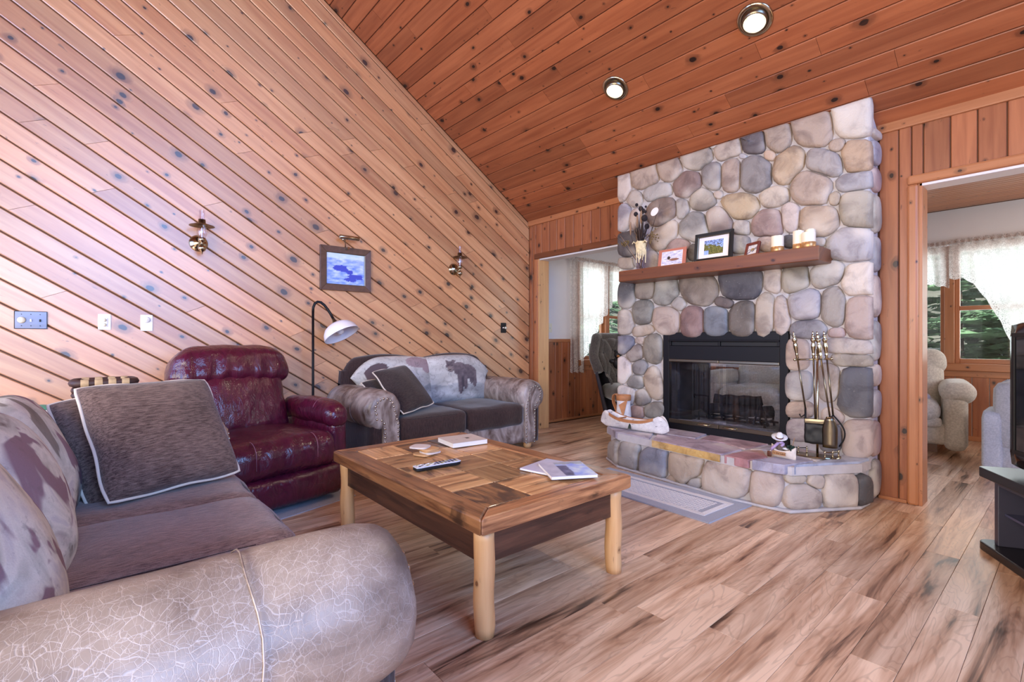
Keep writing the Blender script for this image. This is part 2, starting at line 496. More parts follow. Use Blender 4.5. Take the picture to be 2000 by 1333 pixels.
M = {}
M['pine_wall'] = pine('pine_wall', (214, 162, 114), (186, 126, 82), knot=(34, 17, 11), var=0.36, rough=0.42, coat=1.0, knots=1.4, hue=0.7)
M['pine_ceiling'] = pine('pine_ceiling', (164, 98, 62), (138, 76, 46), knot=(26, 12, 8), var=0.34, rough=0.42, knots=1.05)
M['pine_back'] = pine('pine_back', (172, 108, 70), (140, 80, 50), knot=(34, 17, 11), var=0.32, knots=1.3)
M['pine_trim'] = pine('pine_trim', (184, 122, 80), (164, 104, 66), knots=0.4, var=0.1, rough=0.34)
M['pine_reveal'] = pine('pine_reveal', (216, 166, 112), (196, 142, 92), knots=0.3, var=0.1)
M['groove'] = plain('groove_backing_wood', (92, 58, 38), 0.7)  # dark brown backing wood that shows between the boards
M['groove_dark'] = plain('ceiling_groove_wood', (70, 36, 22), 0.7)
M['floor'] = floor_mat()
M['mortar'] = plain('mortar', (192, 186, 186), 0.85, var=0.10, scale=14, bump=0.5)
M['stone'] = stone_mat()
M['mantel'] = pine('mantel_wood', (126, 74, 42), (100, 56, 32), knot=(50, 22, 14), knots=0.6, var=0.05, rough=0.4)
M['black_metal'] = plain('black_painted_metal', (13, 12, 18), 0.5, spec=0.3)
M['black'] = plain('matte_black', (14, 14, 16), 0.55)
M['soot'] = plain('sooty_firebrick', (44, 42, 46), 0.9, var=0.4, scale=9, bump=0.4)
M['ash'] = plain('pale_ash', (176, 172, 176), 0.95, var=0.3, scale=30, bump=0.4)
M['charred'] = plain('charred_wood', (48, 44, 44), 0.9, var=0.6, scale=16, bump=0.8)
M['brass'] = plain('polished_brass', (178, 166, 140), 0.16, 1.0)
M['dull_brass'] = plain('aged_brass', (128, 118, 100), 0.3, 1.0)
M['chrome'] = plain('chrome', (205, 205, 210), 0.12, 1.0)
M['glass'] = thin_glass('clear_glass')
M['fire_glass'] = thin_glass('smoky_fire_glass', (0.90, 0.90, 0.92), 0.04)
M['chimney_glass'] = thin_glass('lamp_glass', (0.93, 0.91, 0.96), 0.10)
M['mesh'] = mesh_screen_mat()
M['white_paint'] = plain('white_wall_paint', (226, 222, 224), 0.7, var=0.02, scale=4)
M['white'] = plain('white_plastic', (236, 234, 236), 0.4)
M['cream_plastic'] = plain('ivory_plastic', (226, 220, 196), 0.4)
M['steel_blue'] = plain('brushed_pewter', (126, 130, 146), 0.4, 0.6)
M['burgundy'] = leather('burgundy_leather', (86, 22, 46), (70, 17, 38), 0.2, 0.28, 16)
M['crackle'] = crackle_leather('crackled_taupe_leather')
M['hide'] = leather('distressed_brown_hide', (178, 164, 158), (92, 72, 64), 0.38, 0.25, 6)
M['brown_chenille'] = chenille('brown_chenille', (156, 124, 112), (98, 74, 67))
M['dark_chenille'] = chenille('dark_brown_chenille', (70, 51, 48), (44, 31, 31), sc_=(150, 150, 22))
M['pillow_brown'] = chenille('heathered_brown_fabric', (130, 106, 96), (66, 48, 44), sc_=(24, 210, 160))
M['pillow_dark'] = chenille('dark_heathered_fabric', (70, 56, 54), (38, 28, 29), sc_=(24, 210, 160))
M['piping'] = plain('cream_piping', (222, 206, 190), 0.8)
M['tapestry'] = tapestry('wildlife_tapestry')
M['print_weave'] = printed('printed_tapestry', 0.85, True)
M['print'] = printed('printed_surface', 0.35)
M['table_rail'] = barnwood('reclaimed_table_rail', (196, 138, 92), (118, 74, 48), (44, 30, 24), blk=0.56)
M['table_panel'] = barnwood('reclaimed_table_panel', (224, 176, 122), (150, 100, 62), (50, 36, 30), blk=0.53)
M['table_bark'] = barnwood('bark_stained_panel', (170, 122, 80), (104, 70, 46), (48, 40, 42), blk=0.42)
M['table_apron'] = barnwood('dark_apron_wood', (98, 62, 44), (60, 36, 26), (30, 20, 17), blk=0.56, rough=0.5)
M['log'] = pine('peeled_log', (230, 188, 136), (204, 152, 100), knot=(120, 76, 44), knots=0.35, var=0.08, rough=0.45)
M['grey_velvet'] = chenille('dark_grey_velvet', (98, 92, 88), (58, 54, 56), sc_=(80, 80, 80), sheen=0.6)
M['grey_back'] = plain('charcoal_fabric', (56, 54, 66), 0.85, var=0.1, scale=60)
M['beige'] = chenille('beige_upholstery', (216, 204, 188), (182, 170, 154), sc_=(60, 60, 60), sheen=0.3)
M['blue_sofa'] = chenille('pale_blue_grey_upholstery', (200, 202, 214), (172, 176, 190), sc_=(90, 90, 90))
M['lace'] = lace('lace_net', 0.62, 60)
M['lace_edge'] = lace('lace_border', 0.70, 48)
M['sheer'] = lace('sheer_net', 0.62, 130)
M['rug_grey'] = plain('blue_grey_rug', (168, 172, 184), 0.95, var=0.12, scale=220, bump=0.5)
M['rug_white'] = plain('cream_rug_pile', (222, 218, 216), 0.95, var=0.08, scale=200, bump=0.4)
M['white_glass'] = N('opal_glass').set(color=lin((236, 232, 240)), rough=0.12, spec=0.5)
M['birch'] = None
M['candle'] = plain('ivory_wax', (238, 228, 208), 0.5)
M['gold_band'] = plain('copper_gold_band', (198, 150, 98), 0.35, 0.6)
M['paper'] = plain('paper', (232, 228, 224), 0.7)
M['needles'] = plain('conifer_needles', (120, 152, 118), 0.7, var=0.5, scale=3)
M['bark'] = plain('tree_bark', (86, 70, 60), 0.9, var=0.3, scale=12)
M['ground'] = plain('forest_ground', (96, 92, 78), 0.95, var=0.35, scale=1.5)

def birch():
    n = N('birch_bark'); ob = n.coord()
    a = n.noise(n.scale(ob, (18, 18, 60)), 1.0, 3, 0.6); b = n.noise(ob, 14, 4, 0.7)
    c = n.ramp(b, [(0.3, lin((196, 188, 190))), (0.6, lin((236, 231, 228)))])
    c = n.mix(n.math('MULTIPLY', n.smooth(a, 0.60, 0.72), 0.75), c, lin((92, 80, 78)))
    n.bump(a, 0.2, 0.004)
    return n.set(color=c, rough=0.7)
M['birch'] = birch()
M['tan_bark'] = plain('tan_inner_bark', (176, 118, 74), 0.65, var=0.15, scale=20)

# ------------------------------------------------------------ room geometry
XL, YB, SL = -4.31, 3.95, 0.65            # left wall face, back wall face, roof slope
ZB = 2.455                                # ceiling height at the back wall
ANG = math.atan(SL)
CA, SA = math.cos(ANG), math.sin(ANG)
YR = 0.9                                  # ridge
ZR = ZB + SL * (YB - YR)
XR, YF = 3.3, -2.15                       # right wall, rear wall
def zc(y): return ZB + SL * (YB - y) if y >= YR else ZR - SL * (YR - y)

def clip(poly, n, d):
    out = []
    for i in range(len(poly)):
        p, q = poly[i], poly[(i + 1) % len(poly)]
        a = p[0]*n[0] + p[1]*n[1] - d; b = q[0]*n[0] + q[1]*n[1] - d
        if a <= 0: out.append(p)
        if (a < 0 < b) or (b < 0 < a):
            t = a / (a - b); out.append((p[0] + t*(q[0]-p[0]), p[1] + t*(q[1]-p[1])))
    return out
def area2(p):
    return sum(p[i][0]*p[(i+1) % len(p)][1] - p[(i+1) % len(p)][0]*p[i][1] for i in range(len(p))) / 2
def clean(p, eps=1e-4):
    out = []
    for q in p:
        if not out or math.hypot(q[0]-out[-1][0], q[1]-out[-1][1]) > eps: out.append(q)
    if len(out) > 1 and math.hypot(out[0][0]-out[-1][0], out[0][1]-out[-1][1]) <= eps: out.pop()
    return out
def inset(p, d):
    n = len(p); out = []
    dd = d if hasattr(d, '__len__') else [d] * n
    ls = []
    for i in range(n):
        a, b = p[i], p[(i + 1) % n]
        L = math.hypot(b[0]-a[0], b[1]-a[1]) or 1e-9
        nx, ny = -(b[1]-a[1]) / L, (b[0]-a[0]) / L
        ls.append((nx, ny, nx*a[0] + ny*a[1] + dd[i]))
    for i in range(n):
        a, b = ls[i-1], ls[i]
        det = a[0]*b[1] - a[1]*b[0]
        if abs(det) < 1e-6: out.append((p[i][0] + dd[i]*b[0], p[i][1] + dd[i]*b[1])); continue
        out.append(((a[2]*b[1] - a[1]*b[2]) / det, (a[0]*b[2] - a[2]*b[0]) / det))
    return out
def board_into(mb, rl, poly, O, U, V, Nn, th, gap, bev, uflip=False):
    p = clean(poly)
    if len(p) < 3: return False
    if area2(p) < 0: p = p[::-1]
    if area2(p) < 0.002: return False
    n = len(p); ends = []
    for i in range(n):
        e = (p[(i+1) % n][0] - p[i][0], p[(i+1) % n][1] - p[i][1])
        lo, ac = (abs(e[1]), abs(e[0])) if uflip else (abs(e[0]), abs(e[1]))
        ends.append(ac > 0.3 * lo)               # end cuts butt tightly, long edges keep their groove
    a = inset(p, [.0005 if t else gap / 2 for t in ends]); b = inset(a, [.0005 if t else bev for t in ends])
    if area2(a) <= 0 or area2(b) <= 0: return False
    rings = [(a, 0.0), (a, th - bev), (b, th)]
    n = len(p); o = len(mb.v); ou, ov = random.uniform(0, 60), random.uniform(0, 60)
    r = random.random()
    for ring, h in rings:
        for q in ring:
            mb.uv[len(mb.v)] = ((q[1] + ou, q[0] + ov) if uflip else (q[0] + ou, q[1] + ov))
            mb.v.append(O + U*q[0] + V*q[1] + Nn*h)
    fl = U.cross(V).dot(Nn) < 0
    for k in (0, 1):
        for i in range(n):
            j = (i + 1) % n
            f = (o + k*n + i, o + k*n + j, o + (k+1)*n + j, o + (k+1)*n + i)
            mb.f.append(f[::-1] if fl else f); rl.append(r)
    top = tuple(o + 2*n + i for i in range(n))
    mb.f.append(top[::-1] if fl else top); rl.append(r)
    return True
def board(name, poly, O, U, V, Nn, th, gap, bev, mat, parent, uflip=False):
    mb = MB(); rl = []
    if not board_into(mb, rl, poly, O, U, V, Nn, th, gap, bev, uflip): return None
    return mb.build(name, mat, parent, rnd=rl)

# ---- floor
fl = MB().box((XL - 0.13, YF, -0.12), (XR, 6.95, -0.008)).build('floor', M['groove'])
struct(fl)
X3, Y3, Z3 = Vector((1,0,0)), Vector((0,1,0)), Vector((0,0,1))
row = 0; PW = 0.127
x = -4.31; far_mb = MB(); far_r = []
nfl = 0
while x < 3.2:
    y = YF + random.uniform(-1.2, 0)
    while y < 6.9:
        y2 = y + 1.22
        poly = [(x, max(y, YF)), (x + PW, max(y, YF)), (x + PW, min(y2, 6.9)), (x, min(y2, 6.9))]
        if poly[2][1] - poly[0][1] > 0.02:
            near = (-0.95 < y2 and y < 4.6 and x < 0.75 and nfl < 298 and y2 > 0.2 - 0.9 * (x + 4.3))
            if near:
                if board('floor_plank', poly, Vector((0,0,-0.008)), X3, Y3, Z3, 0.008, 0.0012, 0.0008, M['floor'], fl, True): nfl += 1
            else:
                board_into(far_mb, far_r, poly, Vector((0,0,-0.008)), X3, Y3, Z3, 0.008, 0.0012, 0.0008, True)
        y = y2
    x += PW
far_mb.build('floor_planks_beyond', M['floor'], fl, rnd=far_r, kind='stuff')

# ---- left wall with diagonal planks
wl = MB().prism([(YF, -0.1), (YB + 0.13, -0.1), (YB + 0.13, zc(YB) - 0.02), (YR, ZR + 0.05), (YF, zc(YF) + 0.05)], XL - 0.13, XL - 0.012,
               Matrix(((0,0,1,0),(1,0,0,0),(0,1,0,0),(0,0,0,1)))).build('wall_left', M['groove'])
struct(wl)
O = Vector((XL - 0.012, 0, 0)); U = Vector((0, CA, -SA)); V = Vector((0, SA, CA)); NX = Vector((1,0,0))
w0 = 2.162*CA - 0.455*SA; RW = 0.1234
def w2(y, z): return (y*CA - z*SA, y*SA + z*CA)
region = [(-1.35, 0), (YB, 0), (YB, ZB), (YR, ZR), (-1.35, zc(-1.35))]
reg = [w2(*p) for p in region]
def clip_convex(poly, cv):
    for i in range(len(cv)):
        a, b = cv[i], cv[(i + 1) % len(cv)]
        n = (b[1]-a[1], -(b[0]-a[0]))
        poly = clip(poly, n, n[0]*a[0] + n[1]*a[1])
        if len(poly) < 3: return []
    return poly
k0 = int((-1.4 - w0) / RW) - 1
for k in range(k0, k0 + 52):
    wa, wb = w0 + k*RW, w0 + (k+1)*RW
    u = -3.6 + random.uniform(-1.5, 0)
    sk = math.tan(ANG) * RW * 1.0             # butt joints stand plumb
    while u < 3.6:
        L = random.choice([1.1, 1.6, 2.1, 2.6, 3.2])
        poly = [(u, wa), (u + L, wa), (u + L + sk, wb), (u + sk, wb)]
        poly = clip_convex(poly, reg)
        if len(poly) >= 3: board('plank', poly, O, U, V, NX, 0.012, 0.0085, 0.0045, M['pine_wall'], wl)
        u += L
# ---- ceiling: two slopes, boards on the slope in view
def slope_slab(name, y0, y1, mat):
    mb = MB(); a, b = zc(y0), zc(y1)
    vs = [(XL - .13, y0, a + .012), (XR, y0, a + .012), (XR, y1, b + .012), (XL - .13, y1, b + .012)]
    mb.add(vs + [(p[0], p[1], p[2] + .12) for p in vs], [(0,3,2,1), (4,5,6,7), (0,1,5,4), (1,2,6,5), (2,3,7,6), (3,0,4,7)])
    return struct(mb.build(name, mat))
ce = slope_slab('ceiling', YR, YB + 0.14, M['groove_dark'])
slope_slab('ceiling', YF - 0.1, YR, M['pine_ceiling'])
U = Vector((1,0,0)); V = Vector((0, -CA, SA)); ND = Vector((0, -SA, -CA))
Oc = Vector((0, YB, ZB)) - ND * 0.012
CW = 0.1295
for k in range(28):
    u = XL + random.uniform(-2, 0)
    while u < 3.25:
        L = random.choice([1.3, 1.9, 2.5, 3.1, 3.7])
        a, b = max(u, XL), min(u + L, 3.28)
        if b - a > 0.03 and (a < 1.2):
            board('ceiling_board', [(a, k*CW), (b, k*CW), (b, (k+1)*CW), (a, (k+1)*CW)], Oc, U, V, ND, 0.012, 0.005, 0.004, M['pine_ceiling'], ce)
        u += L

# ---- back wall (openings left and right, hole for the firebox)
yb0, yb1 = YB + 0.012, YB + 0.13
mb = MB()
for xa, xb, za, zb in [(XL-.13, -4.14, 0, 2.5), (-4.14, -2.78, 2.0, 2.5), (-2.78, -2.27, 0, 2.5), (-1.42, -.87, 0, 2.5), (-2.27, -1.42, .95, 2.5), (-2.27, -1.42, 0, .28),
                       (-.87, -.66, 0, 2.5), (-.66, .75, 2.04, 2.5), (.75, XR, 0, 2.5)]:
    mb.box((xa, yb0, za - (0.1 if za == 0 else 0)), (xb, yb1, zb))
wb = struct(mb.build('wall_back', M['groove']))
Ob = Vector((0, yb0, 0)); NB = Vector((0,-1,0))
def vboard(x0, x1, z0, z1, O=Ob, U=X3, Nn=NB, mat='pine_back', par=None, nm='wall_board', gap=0.006):
    return board(nm, [(x0, z0), (x1, z0), (x1, z1), (x0, z1)], O, U, Z3, Nn, 0.012, gap, 0.004, M[mat], par or wb, True)
edges = [-4.19, -4.088, -3.964, -3.844, -3.719, -3.59, -3.469, -3.343, -3.22, -3.099, -2.972, -2.845, -2.76]
for a, b in zip(edges, edges[1:]): vboard(a, b, 2.06, 2.44)
vboard(-4.31, -4.25, 0, 2.44); vboard(-4.25, -4.19, 0, 2.44)
vboard(-.87, -.765, 0.02, 2.44); vboard(-.765, -.70, 0.02, 2.44)
ed = [-.70, -.642, -.514, -.394, -.271, -.14, -.01, .12, .25, .38, .51, .64, .77, .9]
for a, b in zip(ed, ed[1:]): vboard(a, b, 2.08, 2.44)
for i in range(18): vboard(.9 + i*.13, .9 + (i+1)*.13, 0.02, 2.44)
# trim: crown strip, opening casings, reveals, base strip
def trim(name, lo, hi, mat='pine_trim', uvu=(1,0,0), uvv=(0,0,1), bev=0.008):
    return struct(MB().box(lo, hi).build(name, M[mat], uv=(uvu, uvv), bevel=bev))
trim('trim_1', (XL, YB - .02, ZB - .045), (-2.76, YB + .01, ZB + .02))
trim('trim_2', (-.88, YB - .02, ZB - .045), (XR, YB + .01, ZB + .02))
trim('trim_3', (-4.20, YB - .022, 2.0), (-2.77, YB + .012, 2.065), 'mantel')
trim('trim_4', (-4.20, YB - .02, 0), (-4.142, YB + .012, 2.0), 'pine_trim', (0,0,1), (1,0,0))
trim('trim_5', (-4.142, YB - .012, 0), (-4.122, YB + .15, 2.0), 'pine_reveal', (0,0,1), (0,1,0), 0.003)
trim('trim_6', (-4.14, YB - .002, 1.985), (-2.77, YB + .15, 2.003), 'white_paint', bev=0.002)
trim('trim_7', (-.72, YB - .026, 0), (-.662, YB + .012, 2.0355), 'pine_trim', (0,0,1), (1,0,0), 0.014)
trim('trim_8', (-.72, YB - .026, 2.035), (.80, YB + .012, 2.095), 'pine_trim', bev=0.014)
trim('trim_9', (-.666, YB - .004, 0), (-.645, YB + .15, 2.04), 'pine_trim', (0,0,1), (0,1,0), 0.002)
trim('trim_10', (-.66, YB - .004, 2.02), (.77, YB + .15, 2.037), 'white_paint', bev=0.002)
trim('baseboard_back', (-.87, YB - .014, 0), (-.72, YB + .01, .022), 'pine_trim', bev=0.004)
trim('trim_11', (.72, YB - .026, 0), (.80, YB + .15, 2.034), 'pine_trim', (0,0,1), (1,0,0), 0.01)

# ---- walls behind the camera (with their window openings)
mb = MB()
for ya, yc_, za, zb in [(YF, -1.3, 0, 3.4), (1.9, YB, 0, 3.3), (-1.3, 1.9, 0, 1.2), (-1.3, 1.9, 4.25, 4.4)]:
    mb.box((XR, ya, za), (XR + .12, yc_, zb))
struct(mb.build('wall_right', M['pine_wall'], uv=((0,1,0), (0,0,1))))
mb = MB()
for xa, xb, za, zb in [(XL - .13, -4.0, 0, 2.9), (-2.5, -2.0, 0, 2.9), (1.2, XR + .12, 0, 2.5), (-2.0, 1.2, 0, .65), (-2.0, 1.2, 2.35, 2.5), (-4.0, -2.5, 0, .75), (-4.0, -2.5, 2.75, 2.9)]:
    mb.box((xa, YF - .12, za), (xb, YF, zb))
struct(mb.build('wall_rear', M['pine_wall'], uv=((1,0,0), (0,0,1))))

# ------------------------------------------------------------ sunroom beyond the back wall
XS, YS, ZS = -4.37, 6.9, 2.42
mb = MB()
for ya, yc_, za, zb in [(yb1, 4.86, 0, 2.5), (6.25, YS + .12, 0, 2.5), (4.86, 6.25, 0, .72), (4.86, 6.25, 2.12, 2.5)]:
    mb.box((XS - .12, ya, za), (XS, yc_, zb))
wsl = struct(mb.build('wall_sunroom_left', M['white_paint']))
mb = MB()
for xa, xb, za, zb in [(XS - .12, -2.2, 0, 2.5), (1.3, 2.2, 0, 2.5), (-2.2, 1.3, 0, .72), (-2.2, 1.3, 2.08, 2.5)]:
    mb.box((xa, YS, za), (xb, YS + .12, zb))
wsf = struct(mb.build('wall_sunroom_far', M['white_paint']))
struct(MB().box((2.0, yb1, 0), (2.12, YS + .12, 2.5)).build('wall_sunroom_right', M['white_paint']))
mb = MB(); mb.box((XS - .12, yb1, ZS + .012), (2.12, YS + .12, ZS + .12))
cs = struct(mb.build('ceiling', M['groove']))
for k in range(int(3.0 / .078)):
    y0 = yb1 + k*.0715
    if y0 < YS: board('ceiling_board', [(-1.6, y0), (2.0, y0), (2.0, min(y0 + .0715, YS)), (-1.6, min(y0 + .0715, YS))], Vector((0,0,ZS + .012)), X3, Y3, Vector((0,0,-1)), .012, .006, .003, M['pine_trim'], cs)
MB().box((XS, yb1, ZS - .002), (-1.6, YS, ZS + .011)).build('ceiling_plaster', M['white_paint'], cs)
# wainscot
for i in range(24):
    a = yb1 + i*.122
    if a + .122 < YS + .02: board('wainscot_board', [(a, .02), (a + .122, .02), (a + .122, .70 if 4.8 < a + .06 < 6.3 else 1.02), (a, .70 if 4.8 < a + .06 < 6.3 else 1.02)], Vector((XS, 0, 0)), Y3, Z3, NX, .012, .006, .004, M['pine_back'], wsl, True)
for i in range(50):
    a = XS + i*.13
    if a < 1.95: board('wainscot_board', [(a, .03), (a + .13, .03), (a + .13, .66), (a, .66)], Vector((0, YS, 0)), X3, Z3, NB, .012, .006, .004, M['pine_back'], wsf, True)
trim('trim_12', (XS, yb1, 1.02), (XS + .022, 4.84, 1.06), 'pine_trim', (0,1,0), (0,0,1), 0.005)
trim('baseboard_sunroom_left', (XS, yb1, 0), (XS + .016, YS, .03), 'pine_trim', (0,1,0), (0,0,1), 0.003)
trim('baseboard_sunroom_far', (XS, YS - .016, 0), (2.0, YS, .05), 'pine_trim', bev=0.003)

def window(name, O, U, Nn, spans, z0, z1, zrail, cw=.07, inn=-0.03):
    """wooden double-hung windows: casing and sashes as parts, one pane per light"""
    e = bpy.data.objects.new(name, None); COL.objects.link(e); struct(e)
    O, U, Nn = Vector(O), Vector(U), Vector(Nn)
    def bar(nm, u0, u1, za, zb, d0, d1, mat='pine_trim'):
        mb = MB(); p = []
        for d in (d0, d1):
            for (uu, zz) in ((u0, za), (u1, za), (u1, zb), (u0, zb)): p.append(O + U*uu + Z3*zz + Nn*d)
        mb.add(p, [(0,3,2,1), (4,5,6,7), (0,1,5,4), (1,2,6,5), (2,3,7,6), (3,0,4,7)])
        vert = (zb - za) > (u1 - u0)
        return mb.build(nm, M[mat], e, uv=((tuple(Z3), tuple(U)) if vert else (tuple(U), tuple(Z3))), bevel=.004)
    ua, ub = spans[0][0], spans[-1][1]
    bar('sill', ua - cw, ub + cw, z0 - .075, z0 - .0, -.06, .05)
    bar('apron_trim', ua - cw, ub + cw, z0 - .14, z0 - .075, 0, .018)
    bar('head_casing', ua - cw, ub + cw, z1, z1 + cw, -.06, .02)
    cuts = [ua - cw] + [x for s_ in zip(spans, spans[1:]) for x in (s_[0][1], s_[1][0])] + [ub + cw]
    bar('side_casing', ua - cw, ua, z0, z1, -.06, .02); bar('side_casing', ub, ub + cw, z0, z1, -.06, .02)
    for s1, s2 in zip(spans, spans[1:]): bar('mullion', s1[1], s2[0], z0, z1, -.06, .02)
    for a, b in spans:
        s = .038
        bar('stile', a, a + s, z0, z1, -.07, -.03); bar('stile', b - s, b, z0, z1, -.07, -.03)
        bar('rail', a + s, b - s, z0, z0 + .05, -.07, -.03); bar('rail', a + s, b - s, z1 - .04, z1, -.07, -.03)
        if zrail: bar('meeting_rail', a + s, b - s, zrail - .02, zrail + .02, -.075, -.028)
        for za, zb in ([(z0 + .05, zrail - .02), (zrail + .02, z1 - .04)] if zrail else [(z0 + .05, z1 - .04)]):
            bar('pane', a + s, b - s, za, zb, -.052, -.048, 'glass')
    return e
window('window_1', (XS, 0, 0), (0,1,0), (1,0,0), [(4.92, 5.46), (5.54, 6.18)], .78, 2.08, 1.375)
window('window_2', (0, YS, 0), (1,0,0), (0,-1,0), [(-2.1, -1.5), (-1.44, -.945), (-.865, .3), (.36, 1.2)], .80, 2.02, None)
e2 = bpy.data.objects['window_2']
MB().box((-.83, YS + .028, 1.36), (.262, YS + .072, 1.405)).build('meeting_rail', M['pine_trim'], e2, uv=((1,0,0), (0,0,1)), bevel=.004)

# ------------------------------------------------------------ stone chimney
YC = 3.74
ch = thing('stone_chimney', 'tall river stone chimney breast rising to the sloped board ceiling', 'fireplace', (-1.83, YC, 0))
def tolocal(o, e):
    for q in [o] if not isinstance(o, list) else o:
        q.parent = e; q.matrix_parent_inverse = Matrix.Translation(-e.location)
mb = MB()
xa, xb = -2.79, -.875
MX = Matrix(((0,0,1,0),(1,0,0,0),(0,1,0,0),(0,0,0,1)))
def core(x0, x1, z0, z1=None):
    y1 = YB + .012
    top0 = z1 if z1 is not None else zc(YC) - .002; top1 = z1 if z1 is not None else zc(y1) - .002
    mb.prism([(YC, z0), (y1, z0), (y1, top1), (YC, top0)], x0, x1, MX)
core(xa, -2.345, 0); core(-1.345, xb, 0); core(-2.345, -1.345, 1.11); core(-2.345, -1.345, 0, .29)
tolocal(mb.build('mortar_core', M['mortar'], bevel=.02), ch)

CR = {'A': (1200,200,6.061), 'B': (1460,180,6.061), 'G': (1460,380,6.061), 'H': (1200,380,6.061), 'I': (1200,540,6.061), 'J': (1460,560,6.061), 'K': (1180,680,7.407), 'L': (1520,740,7.405),
      'Q': (1180,820,6.346), 'S': (1440,820,6.346)}
PAL0 = dict(cr=(216,202,192), tn=(190,166,146), tp=(200,182,168), gt=(172,160,150), gp=(176,172,170), rb=(158,128,122), gy=(146,142,144), or_=(206,172,140), pk=(180,146,142), dg=(104,98,106),
           lv=(172,168,182), ol=(150,138,122), sl=(92,94,110), bl=(124,130,154), rs=(166,118,118), bp=(196,172,160), pb=(198,182,178), sg=(140,140,152), wc=(214,206,206), ge=(152,150,142), db=(118,106,102))
def mute(c, k=.38):
    g = .36*c[0] + .4*c[1] + .24*c[2]; t = (g*1.07, g*1.0, g*.90)
    return tuple((x + (y - x)*k)*.97 for x, y in zip(c, t))
PAL = {k_: mute(c_) for k_, c_ in PAL0.items()}
ST = '''A 128 975 75 190 5 cr;A 372 870 170 158 -30 tn;A 665 810 150 140 -20 tn;A 985 670 185 125 -25 gt;A 1350 560 165 112 -20 tp;A 250 1150 80 105 35 tp;A 520 1050 185 90 -14 gp;
A 870 970 170 150 -40 rb;A 1160 890 110 178 0 gy;A 1400 865 115 205 5 tn;A 1050 1145 150 135 -20 gt;A 1235 1095 55 48 0 tp;A 1175 505 45 45 -30 gp;A 1530 645 50 30 10 lv;
B 90 590 150 150 0 dg;B 355 530 168 172 10 tn;B 785 430 235 215 10 tn;B 1235 300 220 245 12 cr;B 100 970 195 220 0 gy;B 265 755 66 66 0 or_;B 490 880 150 240 35 or_;
B 915 840 225 145 20 gp;B 1070 630 105 68 -15 tn;B 1290 760 168 190 0 or_;B 760 1140 250 192 5 tn;B 1260 1060 220 95 -12 lv;B 330 1230 178 108 -10 tp;B 1030 1260 72 76 -20 tn;
H 1490 150 215 158 0 or_;G 1310 190 205 192 0 gt;G 235 345 175 140 0 pk;G 520 260 98 158 0 pb;G 860 310 220 168 5 tn;G 240 580 95 80 0 bp;G 500 560 66 62 0 sl;G 865 560 62 48 0 pb;
G 1235 600 250 195 0 lv;G 310 1020 105 140 10 pb;G 575 1020 165 165 -35 ol;G 960 955 235 130 -25 gt;G 1320 1000 205 188 -10 cr;
H 135 270 78 170 10 lv;H 240 290 58 130 10 bp;H 590 215 150 165 35 rb;H 812 185 75 140 0 gp;H 625 460 110 205 35 tn;H 935 380 180 160 -20 gy;H 1255 300 158 155 0 rb;H 1515 390 98 92 0 gp;
H 190 590 125 148 -10 dg;H 160 810 90 62 0 gt;H 270 780 46 72 0 sg;H 770 610 140 80 -10 pk;H 925 680 42 90 0 dg;H 455 780 60 100 0 gt;H 1490 580 100 100 0 gp;
H 165 1180 88 152 5 sl;H 380 1130 132 98 -10 ol;H 620 1150 155 150 -25 ge;H 1020 1140 245 158 5 ol;H 1490 1080 255 172 -5 sl;H 1300 1275 135 62 15 db;
I 145 560 92 142 0 pb;I 345 430 112 132 0 ge;I 345 645 138 62 -10 tn;I 770 320 82 88 30 gp;I 625 510 155 148 0 bp;I 930 525 132 158 0 rs;I 1210 520 142 152 0 bl;I 1530 480 158 188 0 db;
I 150 815 98 118 -20 bl;I 315 760 56 46 0 tp;I 245 910 112 100 -30 gt;I 450 860 98 178 0 ol;I 130 1110 82 158 0 wc;I 320 1080 96 92 0 gy;
K 705 490 110 252 -12 tn;K 460 490 132 100 0 gy;K 345 665 128 122 0 wc;K 580 715 115 120 0 gy;K 500 920 88 82 0 pk;K 720 885 132 102 0 ge;
J 205 310 108 238 8 tp;J 415 340 88 208 -5 tp;J 690 200 200 188 0 lv;J 1010 240 138 232 0 gt;J 1340 370 160 252 0 bp;J 725 500 222 98 -5 sg;J 1060 545 96 56 0 rs;J 1210 710 268 88 3 pb;
J 1240 870 232 70 3 gt;J 600 810 112 182 0 bp;J 615 1165 128 160 0 lv;J 975 1130 115 192 0 bp;L 1140 215 240 345 0 sl;L 320 455 165 112 0 bp;L 810 545 150 95 15 bp;L 1150 840 215 252 0 pb;L 780 860 150 170 0 sg;L 330 720 160 150 0 lv'''
raw = []
for ln in ST.replace('\n', '').split(';'):
    p = ln.split()
    c0, c1, sc_ = CR[p[0]]
    raw.append((c0 + float(p[1])/sc_, c1 + float(p[2])/sc_, float(p[3])*1.05/sc_, float(p[4])*1.05/sc_, R(float(p[5])), p[6]))
def met(st, x, y):
    dx, dy = x - st[0], y - st[1]; c, s = math.cos(st[4]), math.sin(st[4])
    a = abs(dx*c + dy*s) / st[2]; b = abs(-dx*s + dy*c) / st[3]
    return (a**2.9 + b**2.9) ** (1/2.9)
